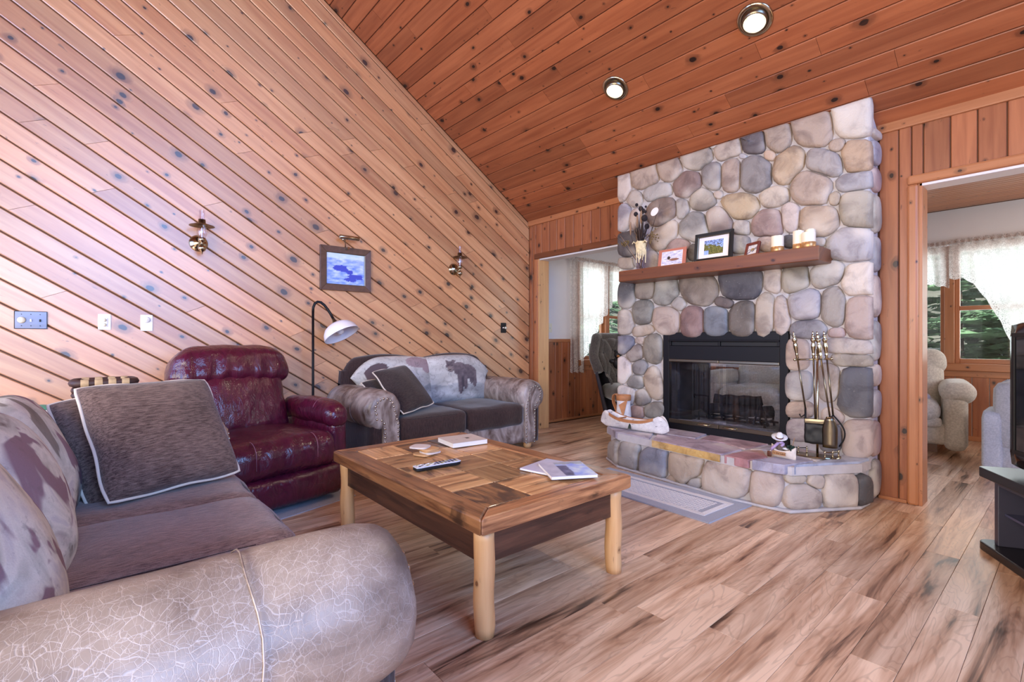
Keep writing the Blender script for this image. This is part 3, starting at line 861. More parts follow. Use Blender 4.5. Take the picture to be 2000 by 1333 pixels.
def outline(i, stones, n=24, lim=1.22):
    st = stones[i]; rs_ = []
    near = [s for k, s in enumerate(stones) if k != i and math.hypot(s[0]-st[0], s[1]-st[1]) < (max(st[2:4]) + max(s[2:4])) * 1.4]
    for k in range(n):
        a = 2*math.pi*k/n; dx, dy = math.cos(a), math.sin(a); t = 1.0
        while t < 130:
            x, y = st[0] + dx*t, st[1] + dy*t
            d = met(st, x, y)
            if d > lim or any(d > met(s, x, y) - 0.065 for s in near): break
            t += 0.5
        rs_.append(t)
    for _ in range(1): rs_ = [(rs_[k-1] + 3*rs_[k] + rs_[(k+1) % n]) / 5 for k in range(n)]
    return [(st[0] + math.cos(2*math.pi*k/n)*rs_[k], st[1] + math.sin(2*math.pi*k/n)*rs_[k]) for k in range(n)]
def stone_mesh(pts, Nn, h, name, color, par):
    """pts: outline points on the wall plane; Nn: outward normal"""
    n = len(pts); c = sum(pts, Vector()) / n; mb = MB(); Nn = Vector(Nn)
    seed = Vector((random.uniform(0, 50), 0, 0))
    for s, d in ((1.0, -0.02), (1.0, h*.10), (.965, h*.50), (.88, h*.80), (.68, h*.95), (.36, h*1.0)):
        for p in pts:
            q = c + (p - c)*s
            mb.v.append(q + Nn*(d + (0.16*h*noise.noise((q*9) + seed) if s < 1 else 0)))
    rings = 6
    for k in range(rings - 1):
        for i in range(n):
            j = (i + 1) % n
            mb.f.append((k*n + i, k*n + j, (k+1)*n + j, (k+1)*n + i))
    mb.f.append(tuple((rings-1)*n + i for i in range(n)))
    e1 = (pts[n//4] - pts[0]).cross(pts[n//2] - pts[0])
    if e1.dot(Nn) < 0: mb.f = [f[::-1] for f in mb.f]
    mb.v = [p - c for p in mb.v]
    o = mb.build(name, M['stone'], None, smooth=True, color=lin(color))
    o.location = c
    o.parent = par; o.matrix_parent_inverse = Matrix.Translation(-par.location)
    return o
def jit(c, a=8):
    d = random.uniform(-a, a); return tuple(max(0, min(255, x + d + random.uniform(-2, 2))) for x in c)
for i in range(len(raw)):
    pts = [atY(x, y, YC) for x, y in outline(i, raw)]
    for p in pts:
        p.x = max(-2.83, min(-.855, p.x)); p.z = min(p.z, zc(YC - .02) - .012)
    sz = min(max(q.x for q in pts) - min(q.x for q in pts), max(q.z for q in pts) - min(q.z for q in pts))
    stone_mesh(pts, (0,-1,0), min(.042, .016 + sz*.12), 'stone', jit(PAL[raw[i][5]]), ch)
# stones on the two return faces
for X, sgn in ((xb, 1), (xa, -1)):
    z = .02; i = 0
    while z < 2.38:
        h = random.uniform(.16, .30)
        h = min(h, 2.42 - z)
        yc_, hy = (YC + YB) / 2 + .0, .10
        col = ['lv', 'gt', 'bp', 'tp', 'pk', 'sg', 'gp'][(i*3 + (1 if sgn > 0 else 0)) % 7]
        pts = []
        for k in range(18):
            a = 2*math.pi*k/18; ca, sa = math.cos(a), math.sin(a)
            pts.append(Vector((X, yc_ + hy*abs(ca)**.7*(1 if ca > 0 else -1), z + h/2 + (h/2 - .008)*abs(sa)**.75*(1 if sa > 0 else -1))))
        stone_mesh(pts, (sgn, 0, 0), .03, 'stone', jit(PAL[col]), ch)
        z += h; i += 1

# ---- raised hearth
he = thing('hearth', 'raised fieldstone hearth with flagstone top in front of the fireplace', 'hearth', (-1.8, 3.45, 0))
body = [(-2.70, YC), (-2.68, 3.43), (-2.46, 3.275), (-2.10, 3.235), (-1.48, 3.165), (-1.17, 3.19), (-.905, 3.60), (-.885, YC)]
tolocal(MB().prism(body, 0, .235).build('mortar_body', M['mortar'], bevel=.015), he)
base = [(-2.73, YC), (-2.71, 3.40), (-2.47, 3.24), (-2.10, 3.20), (-1.46, 3.125), (-1.13, 3.17), (-.875, 3.58), (-.865, YC)]
tolocal(MB().prism(base, 0, .02).build('mortar_skirt', M['mortar'], bevel=.008), he)
HS = '''Q 150 430 52 165 0 gp;Q 325 450 122 172 0 gy;Q 640 545 172 182 -10 bl;Q 1010 580 205 192 5 tn;Q 1500 730 270 195 10 bp;Q 860 730 60 48 20 bp;Q 1140 775 86 66 0 sg;
S 380 830 182 216 0 bp;S 700 722 125 56 5 tp;S 960 765 92 84 25 pb;S 800 950 212 142 0 pb;S 1260 885 198 212 0 pb;S 1525 880 72 185 0 sl'''
hraw = []
for ln in HS.replace('\n', '').split(';'):
    p = ln.split(); c0, c1, sc_ = CR[p[0]]
    hraw.append((c0 + float(p[1])/sc_, c1 + float(p[2])/sc_, float(p[3])/sc_, float(p[4])/sc_, R(float(p[5])), p[6]))
segs = list(zip(body, body[1:]))
def onseg(px, py, sg):
    (x0, y0), (x1, y1) = sg; d = ray(px, py)
    nx, ny = (y1 - y0), -(x1 - x0); den = d.x*nx + d.y*ny
    t = (x0*nx + y0*ny) / den; q = Vector((d.x*t, d.y*t, EYE + d.z*t))
    L2 = (x1-x0)**2 + (y1-y0)**2
    return q, ((q.x-x0)*(x1-x0) + (q.y-y0)*(y1-y0)) / L2
for i in range(len(hraw)):
    st = hraw[i]
    best = min(segs, key=lambda sg: abs(onseg(st[0], st[1], sg)[1] - .5) + (5 if (ray(st[0], st[1]).x*(sg[1][1]-sg[0][1]) - ray(st[0], st[1]).y*(sg[1][0]-sg[0][0])) > 0 else 0))
    (x0, y0), (x1, y1) = best
    nn = Vector(((y1-y0), -(x1-x0), 0)).normalized()
    pts = [onseg(x, y, best)[0] for x, y in outline(i, hraw)]
    for p in pts: p.z = max(.012, min(.232, p.z))
    sz = max(q.z for q in pts) - min(q.z for q in pts)
    stone_mesh(pts, nn, .02 + sz*.13, 'stone', jit(PAL[st[5]]), he)
# flagstones
FL = [([(-2.72, YC), (-2.70, 3.40), (-2.50, 3.255), (-2.14, 3.215), (-2.26, 3.46), (-2.40, YC)], (176,168,178)),
      ([(-2.12, 3.213), (-1.545, 3.145), (-1.52, 3.40), (-1.70, 3.50), (-2.24, 3.47)], (184,164,172)),
      ([(-1.53, 3.143), (-1.365, 3.125), (-1.31, 3.30), (-1.42, 3.50), (-1.50, 3.41)], (176,128,130)),
      ([(-1.35, 3.124), (-1.155, 3.145), (-1.075, 3.40), (-1.14, 3.46), (-1.30, 3.44), (-1.295, 3.29)], (178,174,190)),
      ([(-1.145, 3.150), (-.885, 3.59), (-.865, YC), (-1.02, YC), (-1.06, 3.42)], (172,180,200)),
      ([(-2.38, YC), (-2.25, 3.485), (-1.92, 3.50), (-1.95, YC)], (182,168,176)),
      ([(-1.93, YC), (-1.90, 3.505), (-1.71, 3.515), (-1.52, 3.43), (-1.47, YC)], (180,150,154)),
      ([(-1.45, YC), (-1.50, 3.43), (-1.41, 3.515), (-1.30, 3.455), (-1.14, 3.475), (-1.075, 3.43), (-1.04, YC)], (184,176,182))]
for k, (pl, colr) in enumerate(FL):
    if area2(pl) < 0: pl = pl[::-1]
    a = inset(pl, .006)
    fine = []
    for i in range(len(a)):
        p, q = a[i], a[(i+1) % len(a)]
        for t in range(6):
            f = t / 6; fine.append((p[0] + (q[0]-p[0])*f + random.uniform(-.004, .004), p[1] + (q[1]-p[1])*f + random.uniform(-.004, .004)))
    o = MB().prism(fine, .232, .288 + random.uniform(0, .006)).build('flagstone', M['stone'], bevel=.005, color=lin(colr))
    tolocal(o, he)
    if k == 1:
        mb = MB(); n_ = 26
        def rough(i, j):
            t = i/(n_-1); x_ = -2.115 + .565*t; y_ = 3.209 - .067*t
            return (x_, y_ - .004 - .010*abs(noise.noise(Vector((i*.9, j*1.3, 2)))) * (1 if 0 < j < 4 else 0), .236 + .05*j/4)
        mb.grid(n_, 5, rough)
        o2 = mb.build('split_face', M['stone'], color=lin((206, 168, 104))); tolocal(o2, he)
        o2['label'] = 'ochre yellow split front edge of the flagstone'
tolocal(MB().prism([(p[0]*1.0, p[1] + .014 if p[1] < 3.7 else p[1]) for p in base], .228, .280).build('mortar_bed', M['mortar']), he)

# ---- mantel shelf
mt = tag(MB().box((-2.63, 3.475, 1.556), (-1.075, YC + .01, 1.650)).build('mantel_shelf', M['mantel'], uv=((1,0,0), (0,0,1)), bevel=.006),
         'reddish brown timber mantel shelf fixed across the stone chimney', 'shelf')

# ---- fireplace insert
fi = thing('fireplace_insert', 'black see-through fireplace with twin glass doors set in the stone', 'fireplace', (-1.845, YC, .29))
def fp(nm, lo, hi, mat='black_metal', bev=.003, par=None):
    o = MB().box(lo, hi).build(nm, M[mat], bevel=bev); 
    if par is None: tolocal(o, fi)
    else:
        o.parent = par; o.matrix_parent_inverse = par.matrix_parent_inverse.copy()
    return o
Y0 = YC - .018
fp('side_panel', (-2.345, Y0, .29), (-2.288, YC + .02, 1.11)); fp('side_panel', (-1.402, Y0, .29), (-1.345, YC + .02, 1.11))
fp('top_panel', (-2.288, Y0, 1.045), (-1.402, YC + .02, 1.11))
fp('ledge', (-2.288, Y0 - .012, 1.035), (-1.402, YC + .02, 1.047))
fp('louver', (-2.27, Y0 + .012, 1.0), (-1.86, YC + .02, 1.034), 'black'); fp('louver', (-1.84, Y0 + .012, 1.0), (-1.42, YC + .02, 1.034), 'black')
for q in ((-2.288, -2.27), (-1.86, -1.84), (-1.42, -1.402)): fp('louver_divider', (q[0], Y0, 1.0), (q[1], YC + .02, 1.036))
fp('hood_panel', (-2.288, Y0, .885), (-1.402, YC + .02, 1.0))
fp('bottom_panel', (-2.288, Y0, .285), (-1.402, YC + .02, .345))
for xa_, xb_, mt_ in ((-2.286, -1.852, 'dull_brass'), (-1.848, -1.404, 'dull_brass')):
    d = thing('glass_door', '', '', (0,0,0)); 
    del d['label']; del d['category']
    d.parent = fi; d.matrix_parent_inverse = Matrix.Translation(-fi.location)
    for nm, lo, hi, m_ in (('pane', (xa_, Y0 + .004, .375), (xb_, Y0 + .009, .868), 'fire_glass'), ('top_rail', (xa_, Y0 - .004, .866), (xb_, Y0 + .012, .886), mt_),
                           ('bottom_rail', (xa_, Y0 - .006, .347), (xb_, Y0 + .012, .378), 'dull_brass')):
        o = MB().box(lo, hi).build(nm, M[m_], d, bevel=.002)
    hx = xb_ - .12 if xa_ < -2 else xa_ + .09
    MB().tube([(hx - .05, Y0 - .006, .365), (hx - .05, Y0 - .022, .365), (hx + .05, Y0 - .022, .365), (hx + .05, Y0 - .006, .365)], .006, 8).build('handle', M['brass'], d, smooth=True)
# firebox shell (open to the room behind)
FB0, FB1 = YC + .02, 4.27
def quadbox(nm, x0f, x1f, x0b, x1b, z0, z1, mat):
    mb = MB(); mb.add([(x0f, FB0, z0), (x1f, FB0, z0), (x1b, FB1, z0), (x0b, FB1, z0), (x0f, FB0, z1), (x1f, FB0, z1), (x1b, FB1, z1), (x0b, FB1, z1)],
                      [(0,3,2,1), (4,5,6,7), (0,1,5,4), (1,2,6,5), (2,3,7,6), (3,0,4,7)])
    tolocal(mb.build(nm, M[mat]), fi)
quadbox('firebrick_side', -2.34, -2.285, -2.26, -2.20, .30, .94, 'soot'); quadbox('firebrick_side', -1.405, -1.35, -1.50, -1.42, .30, .94, 'soot')
quadbox('firebox_floor', -2.30, -1.39, -2.26, -1.42, .29, .345, 'soot'); quadbox('firebox_roof', -2.30, -1.39, -2.26, -1.42, .86, .92, 'soot')
o = MB().rbox((-1.845, 3.83, .352), (.42, .035, .012), .01, (16, 4, 2), wr=.006, wf=20).build('ash_lip', M['ash'], smooth=True); tolocal(o, fi)
o = MB().rbox((-1.84, 4.02, .35), (.34, .14, .02), .015, (16, 8, 2), wr=.02, wf=12).build('ash_bed', M['ash'], smooth=True); tolocal(o, fi)
# wire mesh curtains with folds
for x0, x1 in ((-2.28, -2.235), (-2.12, -1.86), (-1.83, -1.42)):
    mb = MB(); n_ = 40
    def cur(i, j):
        t = i/(n_-1); x_ = x0 + (x1-x0)*t
        mb.uv[len(mb.v)] = (t*(x1-x0)*1.35, j*.09)
        return (x_, 3.80 + .008*math.sin(t*(x1-x0)*150), .37 + .08*j)
    mb.grid(n_, 7, cur)
    tolocal(mb.build('mesh_curtain', M['mesh'], smooth=True), fi)
# mantel on the sunroom side of the same chimney
mb = MB()
for lo, hi in (((-2.75, yb1, 0), (-2.26, 4.26, ZS)), ((-1.42, yb1, 0), (-.93, 4.26, ZS)), ((-2.26, yb1, .95), (-1.42, 4.26, ZS)), ((-2.26, yb1, 0), (-1.42, 4.26, .29))):
    mb.box(lo, hi)
tolocal(mb.build('rear_core', M['mortar']), ch)
# grate and logs
gr = thing('fire_grate', 'black iron grate standing in the firebox under the logs', 'grate', (-1.85, 4.0, .345))
for k in range(6):
    x_ = -.25 + k*.1
    MB().tube([(x_, -.13, .10), (x_, -.12, .06), (x_, .12, .06), (x_, .13, .10)], .008, 6).build('bar', M['black_metal'], gr)
for y_ in (-.09, .09): MB().tube([(-.3, y_, .05), (.3, y_, .05)], .009, 6).build('cross_bar', M['black_metal'], gr)
for x_ in (-.27, .27):
    MB().tube([(x_, -.15, .22), (x_, -.16, .24), (x_ + .12, -.16, .24), (x_ + .12, -.15, .05)] if x_ < 0 else [(x_ - .06, -.15, .05), (x_, -.16, .22), (x_ + .05, -.15, .05)], .010, 6).build('andiron', M['black_metal'], gr)
    for y_ in (-.09, .09): MB().tube([(x_, y_, .0), (x_, y_, .05)], .009, 6).build('foot', M['black_metal'], gr)
for k, (x_, y_, z_, L, r_, a_) in enumerate([(-1.90, 3.95, .475, .42, .045, .1), (-1.80, 4.05, .478, .46, .05, -.15), (-1.83, 4.0, .555, .36, .04, .35)]):
    mb = MB(); n_ = 12
    mb.tube([(-L/2 + L*i/(n_-1), .006*math.sin(i*1.3), .005*math.cos(i*1.7)) for i in range(n_)], [r_*(1 + .12*noise.noise(Vector((i*.7, k, 3)))) for i in range(n_)], 10)
    o = mb.build('firewood_log', M['charred'], smooth=True); o.location = (x_, y_, z_); o.rotation_euler = (0, 0, a_)
    tag(o, ['charred log at the front of the grate', 'charred log lying behind the front log', 'short charred log lying across the other two'][k], 'log', 'logs on the grate')

# ============================================================ furniture
def loft_cushion(mb, outline_fn, n, m, thick, Mx, wr=0.0, seed=0):
    """cushion from a flat outline: outline_fn(u,v)->(x,y) with u,v in [-1,1]; puffs by thick"""
    for sgn in (1, -1):
        def fn(i, j):
            u = math.sin(math.pi/2*(2*i/(n-1)-1)); v = math.sin(math.pi/2*(2*j/(m-1)-1))
            x, y = outline_fn(u, v)
            e = max(0.0, (1-u*u)*(1-v*v))
            z = sgn*thick*(e**0.38)
            z += wr*noise.noise(Vector((x*6 + seed, y*6, sgn)))*min(1, e*3)
            return Mx @ Vector((x, y, z))
        o = len(mb.f)
        mb.grid(n, m, fn)
        if sgn < 0: mb.f[o:] = [f[::-1] for f in mb.f[o:]]

M['nail'] = plain('pewter_nailhead', (190, 180, 166), .22, 1.0)
# ---- rolled-arm sofas (local: +x is the front)
def make_rolled(name, label, W, nseat, loc, rz, back_print, arm_mat):
    t = thing(name, label, 'sofa', loc, rz)
    RA, ZA = .155, .505
    ya = W/2 - RA
    MB().rbox((0, 0, .165), (.43, W/2 - .2, .105), .02, (6, 12, 4)).build('front_rail', M[arm_mat], t, smooth=True)
    MB().rbox((-.40, 0, .42), (.07, W/2 - .12, .36), .03, (4, 12, 6)).build('back_frame', M['dark_chenille'], t, smooth=True)
    MB().rbox((-.445, 0, .27), (.02, W/2 - .07, .23), .01, 2).build('rear_panel', M['dark_chenille'], t)
    # humped back with dark welt
    def top(y):
        a = abs(y) / (W/2 - .12)
        per = (W - .32) / nseat
        f = ((y + (W-.32)/2) / per) % 1.0
        z = .868 + .046*math.sin(math.pi*f)
        if a > .80: z -= .20*((a-.80)/.20)**2.2
        return z
    mb = MB(); n_ = 56
    ys = [-(W/2 - .12) + (W - .24)*i/(n_-1) for i in range(n_)]
    prof = [(-.47, .10), (-.475, .5), (-.455, .0), (-.40, .0), (-.345, .0), (-.33, .5), (-.33, .10)]
    def bk(i, j):
        y = ys[i]; tz = top(y)
        if j == 0: return (-.46, y, .10)
        if j == 1: return (-.475, y, .5)
        if j == 2: return (-.47, y, tz - .035)
        if j == 3: return (-.45, y, tz - .008)
        if j == 4: return (-.41, y, tz)
        if j == 5: return (-.37, y, tz - .010)
        if j == 6: return (-.345, y, tz - .04)
        return (-.30, y, .45)
    mb.grid(n_, 8, bk); mb.f.append(tuple(j*n_ for j in range(8))); mb.f.append(tuple(j*n_ + n_-1 for j in range(8))[::-1])
    mb.build('backrest', M['dark_chenille'], t, smooth=True)
    # back cushions
    iw = W - .56
    for k in range(nseat):
        yc = -iw/2 + iw*(k + .5)/nseat; hw = iw/nseat/2 + (.07 if nseat == 2 else .03)
        outer = -1 if k == 0 else (1 if k == nseat - 1 else 0)
        lean = R(13) if nseat == 2 else R(20)
        Mx = Matrix.Translation((-.245 if nseat == 2 else -.225, yc, .645 if nseat == 2 else .605)) @ Matrix.Rotation(-lean, 4, 'Y') @ Matrix(((0,0,1,0),(1,0,0,0),(0,1,0,0),(0,0,0,1)))
        def of(u, v, outer=outer, hw=hw):
            x = (hw - (.012 if nseat == 2 else 0))*u*(1 - .035*(1 - v*v)); y = .228*v
            if v > 0: y += .028*v*(1-u*u)
            if outer and u*outer > .3 and v > 0: y -= .16*((u*outer-.3)/.7)**2.2*v; 
            if outer and u*outer > 0: x += outer*.05*max(0, v)*(u*outer)
            return x, y
        mb = MB(); loft_cushion(mb, of, 81, 81, .105 if nseat == 2 else .125, Mx, .012, k*3)
        pr = back_print(k) if back_print else None
        if pr:
            mb.col = []
            for sgn in (1, -1):
                for j in range(81):
                    for i in range(81):
                        u = math.sin(math.pi/2*(2*i/80-1)); v = math.sin(math.pi/2*(2*j/80-1)); mb.col.append(lin(pr(u, v)))
        mb.build('back_cushion', M['print_weave'] if pr else M['tapestry'], t, smooth=True)
    # seat cushions
    for k in range(nseat):
        sw = iw/nseat; yc = -iw/2 + sw*(k + .5)
        c = MB().rbox((.115, yc, .335), (.345, sw/2 - .006, .10), .045, (16, 16, 6), (.02, .0, .022), .010, 3.5, seed=k).build('seat_cushion', M['brown_chenille'] if nseat == 3 else M['dark_chenille'], t, smooth=True)
        rim = []
        for i in range(48):
            a = 2*math.pi*i/48; ca, sa = math.cos(a), math.sin(a)
            q = lambda v: math.copysign(abs(v)**.28, v)
            rim.append((.115 + .332*q(ca), yc + (sw/2 - .018)*q(sa), .418))
        MB().tube(rim, .005, 6, closed=True).build('welt', M['dark_chenille'], c, smooth=True)
    # rolled arms
    for s in (1, -1):
        a = MB()
        xs = [-.44, -.42, -.36, -.2, 0, .15, .17, .19, .30, .38, .42, .445, .455]
        rr = [.10, .135, .150, .155, .157, .156, .152, .156, .158, .155, .146, .128, .105]
        n_ = 28
        def roll(i, j):
            an = 2*math.pi*i/n_; x = xs[j]; r_ = rr[j]
            r_ *= 1 + .016*noise.noise(Vector((x*9, math.cos(an)*2.2, math.sin(an)*2.2 + s))) + (.018*math.sin(an*9) if j > 8 else 0)
            zz = ZA + r_*math.sin(an)
            return (x, s*ya + r_*math.cos(an), zz)
        a.grid(n_, len(xs), roll, cu=True)
        a.f.append(tuple(range(n_))); a.f.append(tuple((len(xs)-1)*n_ + i for i in range(n_)))
        if s < 0: pass
        arm = a.build('arm', M[arm_mat], t, smooth=True)
        MB().rbox((0, s*(W/2 - .215), .29), (.435, .075, .24), .03, (8, 4, 6)).build('inner_arm_panel', M[arm_mat], arm, smooth=True)
        MB().rbox((0, s*(W/2 - .12), .25), (.425, .055, .20), .02, (8, 4, 6)).build('outer_arm_panel', M['dark_chenille'], arm, smooth=True)
        for x_ in (.16,):
            sm = [( x_ + .004*math.sin(i), s*ya + .159*math.cos(math.pi*(-.2 + 1.5*i/20)), ZA + .159*math.sin(math.pi*(-.2 + 1.5*i/20))) for i in range(21)]
            MB().tube(sm, .0016, 5).build('seam', M['hide'], arm, smooth=True)
        # scroll-shaped front panel with a row of brass nails on both edges
        cy, r_ = s*(ya + .005), .088
        out = []
        yin, yo = s*(W/2 - .275), s*(W/2 - .145)
        out.append((yin, .06)); out.append((yin, .40))
        for i in range(15):
            an = math.pi*(1.0 - 1.30*i/14) if True else 0
            out.append((cy + s*r_*math.cos(an), ZA + .02 + r_*math.sin(an)))
        out.append((yo + s*.005, .40)); out.append((yo, .06))
        Mp = Matrix(((0,0,1,0),(1,0,0,0),(0,1,0,0),(0,0,0,1)))
        pan = MB().prism(out, .42, .459, Mp).build('arm_front_panel', M[arm_mat], arm, bevel=.006)
        L = []; pts = out
        ins = []
        ctr = (s*(W/2 - .2), .35)
        for i in range(len(pts) - 1):
            p, q = Vector(pts[i]), Vector(pts[i+1]); d = (q-p).length; L.append(d)
        tot = sum(L); nn = int(tot/.034); mbn = MB()
        for k in range(nn + 1):
            dd = tot*k/nn; i = 0
            while i < len(L) - 1 and dd > L[i]: dd -= L[i]; i += 1
            p, q = Vector(pts[i]), Vector(pts[i+1]); w_ = p + (q-p)*(dd/max(L[i], 1e-6))
            nrm = Vector((-(q-p).y, (q-p).x)).normalized() * (1 if s < 0 else -1)
            w_ = w_ - nrm*.012 * (1 if s > 0 else 1) * (-1 if (nrm.x*(ctr[0]-w_.x) + nrm.y*(ctr[1]-w_.y)) > 0 else 1)
            mbn.ell((.459, w_.x, w_.y), (.006, .0098, .0098), 8, 5)
        mbn.build('nailhead_trim', M['nail'], arm, smooth=True, kind='stuff')
    for x_ in (-.38, .40):
        for s in (1, -1):
            MB().lathe([(.03, 0), (.04, .02), (.042, .05), (.03, .065)], (x_, s*(W/2 - .2), 0), 12).build('leg', M['mantel'] if arm_mat != 'hide' else M['log'], t, smooth=True)
    return t

def bear(k):
    def e(u, v, cx, cy, rx, ry): return ((u-cx)/rx)**2 + ((v-cy)/ry)**2
    def f(u, v):
        # landscape ground
        h = noise.fractal(Vector((u*1.7 + k*9, v*2.6, .3)), .8, 2, 4)
        c = [206 + 26*h, 204 + 26*h, 202 + 26*h]
        if v < -.25 + .25*noise.noise(Vector((u*3, 1, k))): c = [178 + 40*h, 180 + 40*h, 184 + 40*h]
        if k == 1:
            # a standing brown bear
            d = min(e(u, v, .16, .28, .34, .27), e(u, v, .30, .22, .24, .30), e(u, v, .02, .44, .20, .20), e(u, v, -.22, .50, .17, .19), e(u, v, -.28, .36, .10, .11),
                    e(u, v, -.12, .69, .05, .07), e(u, v, -.33, .68, .045, .06), e(u, v, -.02, -.22, .095, .48), e(u, v, .14, -.12, .085, .40), e(u, v, .46, -.02, .09, .40), e(u, v, .36, .02, .08, .30))
            if d < 1:
                g = noise.fractal(Vector((u*9, v*6, 4)), .8, 2, 3)
                t_ = max(0, v - .2)
                c = [104 + 30*g + 34*t_, 92 + 28*g + 30*t_, 100 + 26*g + 24*t_]
                if e(u, v, -.28, .38, .085, .09) < 1: c = [146, 132, 130]
                if e(u, v, -.29, .35, .035, .03) < 1 or e(u, v, -.18, .53, .02, .025) < 1 or e(u, v, -.31, .52, .02, .025) < 1: c = [50, 42, 48]
                if e(u, v, .06, -.3, .035, .42) < 1: c = [72, 64, 74]
        else:
            d = min(e(u, v, -.55, .55, .28, .20), e(u, v, -.7, .35, .12, .35), e(u, v, -.42, .38, .10, .3))
            if d < 1: c = [96, 78, 84]
            d = min(e(u, v, .55, .72, .35, .22), e(u, v, .8, .6, .16, .3))
            if d < 1: c = [170, 148, 154]
        return c
    return f
ls = make_rolled('loveseat', 'small rolled-arm loveseat with nailheads and a bear printed cushion against the plank wall', 1.87, 2, (-3.90, 2.45, 0), 0, bear, 'hide')
sf = make_rolled('sofa', 'large brown sofa with crackled taupe leather arm filling the near left corner', 2.12, 3, (-1.885, .035, 0), R(90), None, 'crackle')

# ---- throw pillows
def throw_pillow(label, c, ux, uy, half, thick, mat, grp, seed):
    Mb = basis(ux, uy).to_4x4(); Mb.translation = (0,0,0)
    mb = MB()
    def of(u, v):
        k = 1 - .055*(abs(u)*abs(v))**5
        return half*u*k*(1 - .05*(1-v*v)), half*v*k*(1 - .05*(1-u*u))
    loft_cushion(mb, of, 25, 25, thick, Matrix.Identity(4), .012, seed)
    t = mb.build('throw_pillow', M[mat], None, smooth=True)
    t.matrix_world = Matrix.Translation(c) @ Mb
    tag(t, label, 'pillow', grp)
    rim = []
    for k in range(64):
        s = k / 16; q = int(s); f = 2*(s - q) - 1
        u, v = [(f, -1), (1, f), (-f, 1), (-1, -f)][q]
        x, y = of(u, v); rim.append((x*1.01, y*1.01, .006*math.sin(k*.9)))
    MB().tube(rim, .0058, 6, closed=True).build('piping', M['piping'], t, smooth=True)
    return t
ux, uy = Vector((-.17, .45, 0)), Vector((-.245, -.07, .375))
nrm = ux.normalized().cross(uy.normalized())
cfront = Vector((-2.452, .205, .665))
throw_pillow('heathered brown throw pillow in front, leaning on the big sofa arm', cfront, ux, uy, .248, .085, 'pillow_brown', 'throw pillows on the big sofa', 1)
throw_pillow('darker brown throw pillow tucked behind the front one on the big sofa', cfront - nrm*.125 - Vector((.0, .03, -.035)) , ux + Vector((0, 0, .05)), uy, .245, .07, 'pillow_brown', 'throw pillows on the big sofa', 5)
ux, uy = Vector((-.165, .344, .03)), Vector((-.315, -.11, .385))
nrm = ux.normalized().cross(uy.normalized())
cf = Vector((-3.70, 1.965, .640))
throw_pillow('dark brown piped pillow standing in front on the loveseat', cf, ux, uy, .225, .07, 'pillow_dark', 'pillows on the loveseat', 2)
throw_pillow('dark brown pillow mostly hidden behind the front one on the loveseat', cf - nrm*.13 + Vector((-.03, -.02, .0)), ux, uy, .215, .06, 'pillow_dark', 'pillows on the loveseat', 3)

M['seam_pink'] = plain('worn_seam', (150, 96, 116), .4)
# ---- burgundy recliner (local +x front)
rc = thing('recliner', 'burgundy leather recliner with padded headrest between sofa and loveseat', 'armchair', (-3.52, .77, 0), R(13))
def pleat(amp, freq, ax=1, z0=0):
    def f(p):
        k = amp*math.sin(p[ax]*freq + 2.2*noise.noise(p*5))*(0.5 + .5*noise.noise(p*3 + Vector((4,4,4))))
        q = p.copy(); q.x += k; return q
    return f
MB().rbox((-.04, 0, .20), (.42, .40, .15), .05, (8, 8, 4)).build('base', M['burgundy'], rc, smooth=True)
MB().rbox((.06, 0, .335), (.375, .36, .115), .085, (18, 22, 8), (.02, 0, .03), .012, 5, seed=1, warp=pleat(.015, 46)).build('seat', M['burgundy'], rc, smooth=True)
MB().rbox((.375, 0, .135), (.055, .395, .10), .045, (6, 26, 10), (.02, 0, 0), .006, 6, seed=2, warp=pleat(.006, 38)).build('footrest', M['burgundy'], rc, smooth=True)
Mb_ = Matrix.Rotation(R(-17), 4, 'Y')
MB().rbox((-.245, 0, .60), (.10, .335, .25), .09, (8, 22, 20), (.05, 0, 0), .012, 5, M=Mb_, seed=3, warp=pleat(.006, 30)).build('backrest', M['burgundy'], rc, smooth=True)
def hw_(p):
    q = p.copy(); t_ = (p.z + .15)/.30
    q.y *= 1.05 - .16*max(0, t_ - .35)**2*2.0
    q.x += .013*math.sin(p.y*58 + 3*noise.noise(p*6))*max(0, 1.0 - t_)*.9 + .03*max(0, .5 - t_)
    q.z += -.035*(abs(p.y)/.36)**3*max(0, t_)
    return q
MB().rbox((-.315, 0, .862), (.115, .365, .152), .10, (10, 30, 16), (.03, 0, .0), .010, 5, M=Mb_, seed=4, warp=hw_).build('headrest', M['burgundy'], rc, smooth=True)
for s in (1, -1):
    def aw(p):
        q = p.copy(); t_ = (p.x + .3)/.6
        q.z -= .05*max(0, t_ - .72)**2*6
        q.y *= 1 + .08*math.sin(t_*20)*.2
        return q
    am = MB().rbox((.03, s*.425, .545), (.33, .085, .085), .075, (20, 10, 8), (0, 0, .012), .008, 6, seed=5 + s, warp=aw).build('armrest', M['burgundy'], rc, smooth=True)
    MB().rbox((.0, s*.425, .30), (.335, .060, .22), .025, (8, 4, 6)).build('arm_side', M['burgundy'], am, smooth=True)
    for x_ in (.0, .14):
        sm = [(x_, s*.425 + .0862*math.cos(a_), .545 + .0955*math.sin(a_)) for a_ in [math.pi*i/14 for i in range(15)]]
        MB().tube(sm, .0015, 5).build('seam', M['seam_pink'], am, smooth=True)
for s in (-.19, .19):
    sm = []
    for i in range(16):
        a_ = math.pi/2*i/15
        sm.append((.37 + .082*math.sin(a_), s, .375 + .082*math.cos(a_)))
    MB().tube(sm + [(.452, s, .30)], .0018, 5).build('seam', M['seam_pink'], rc, smooth=True)

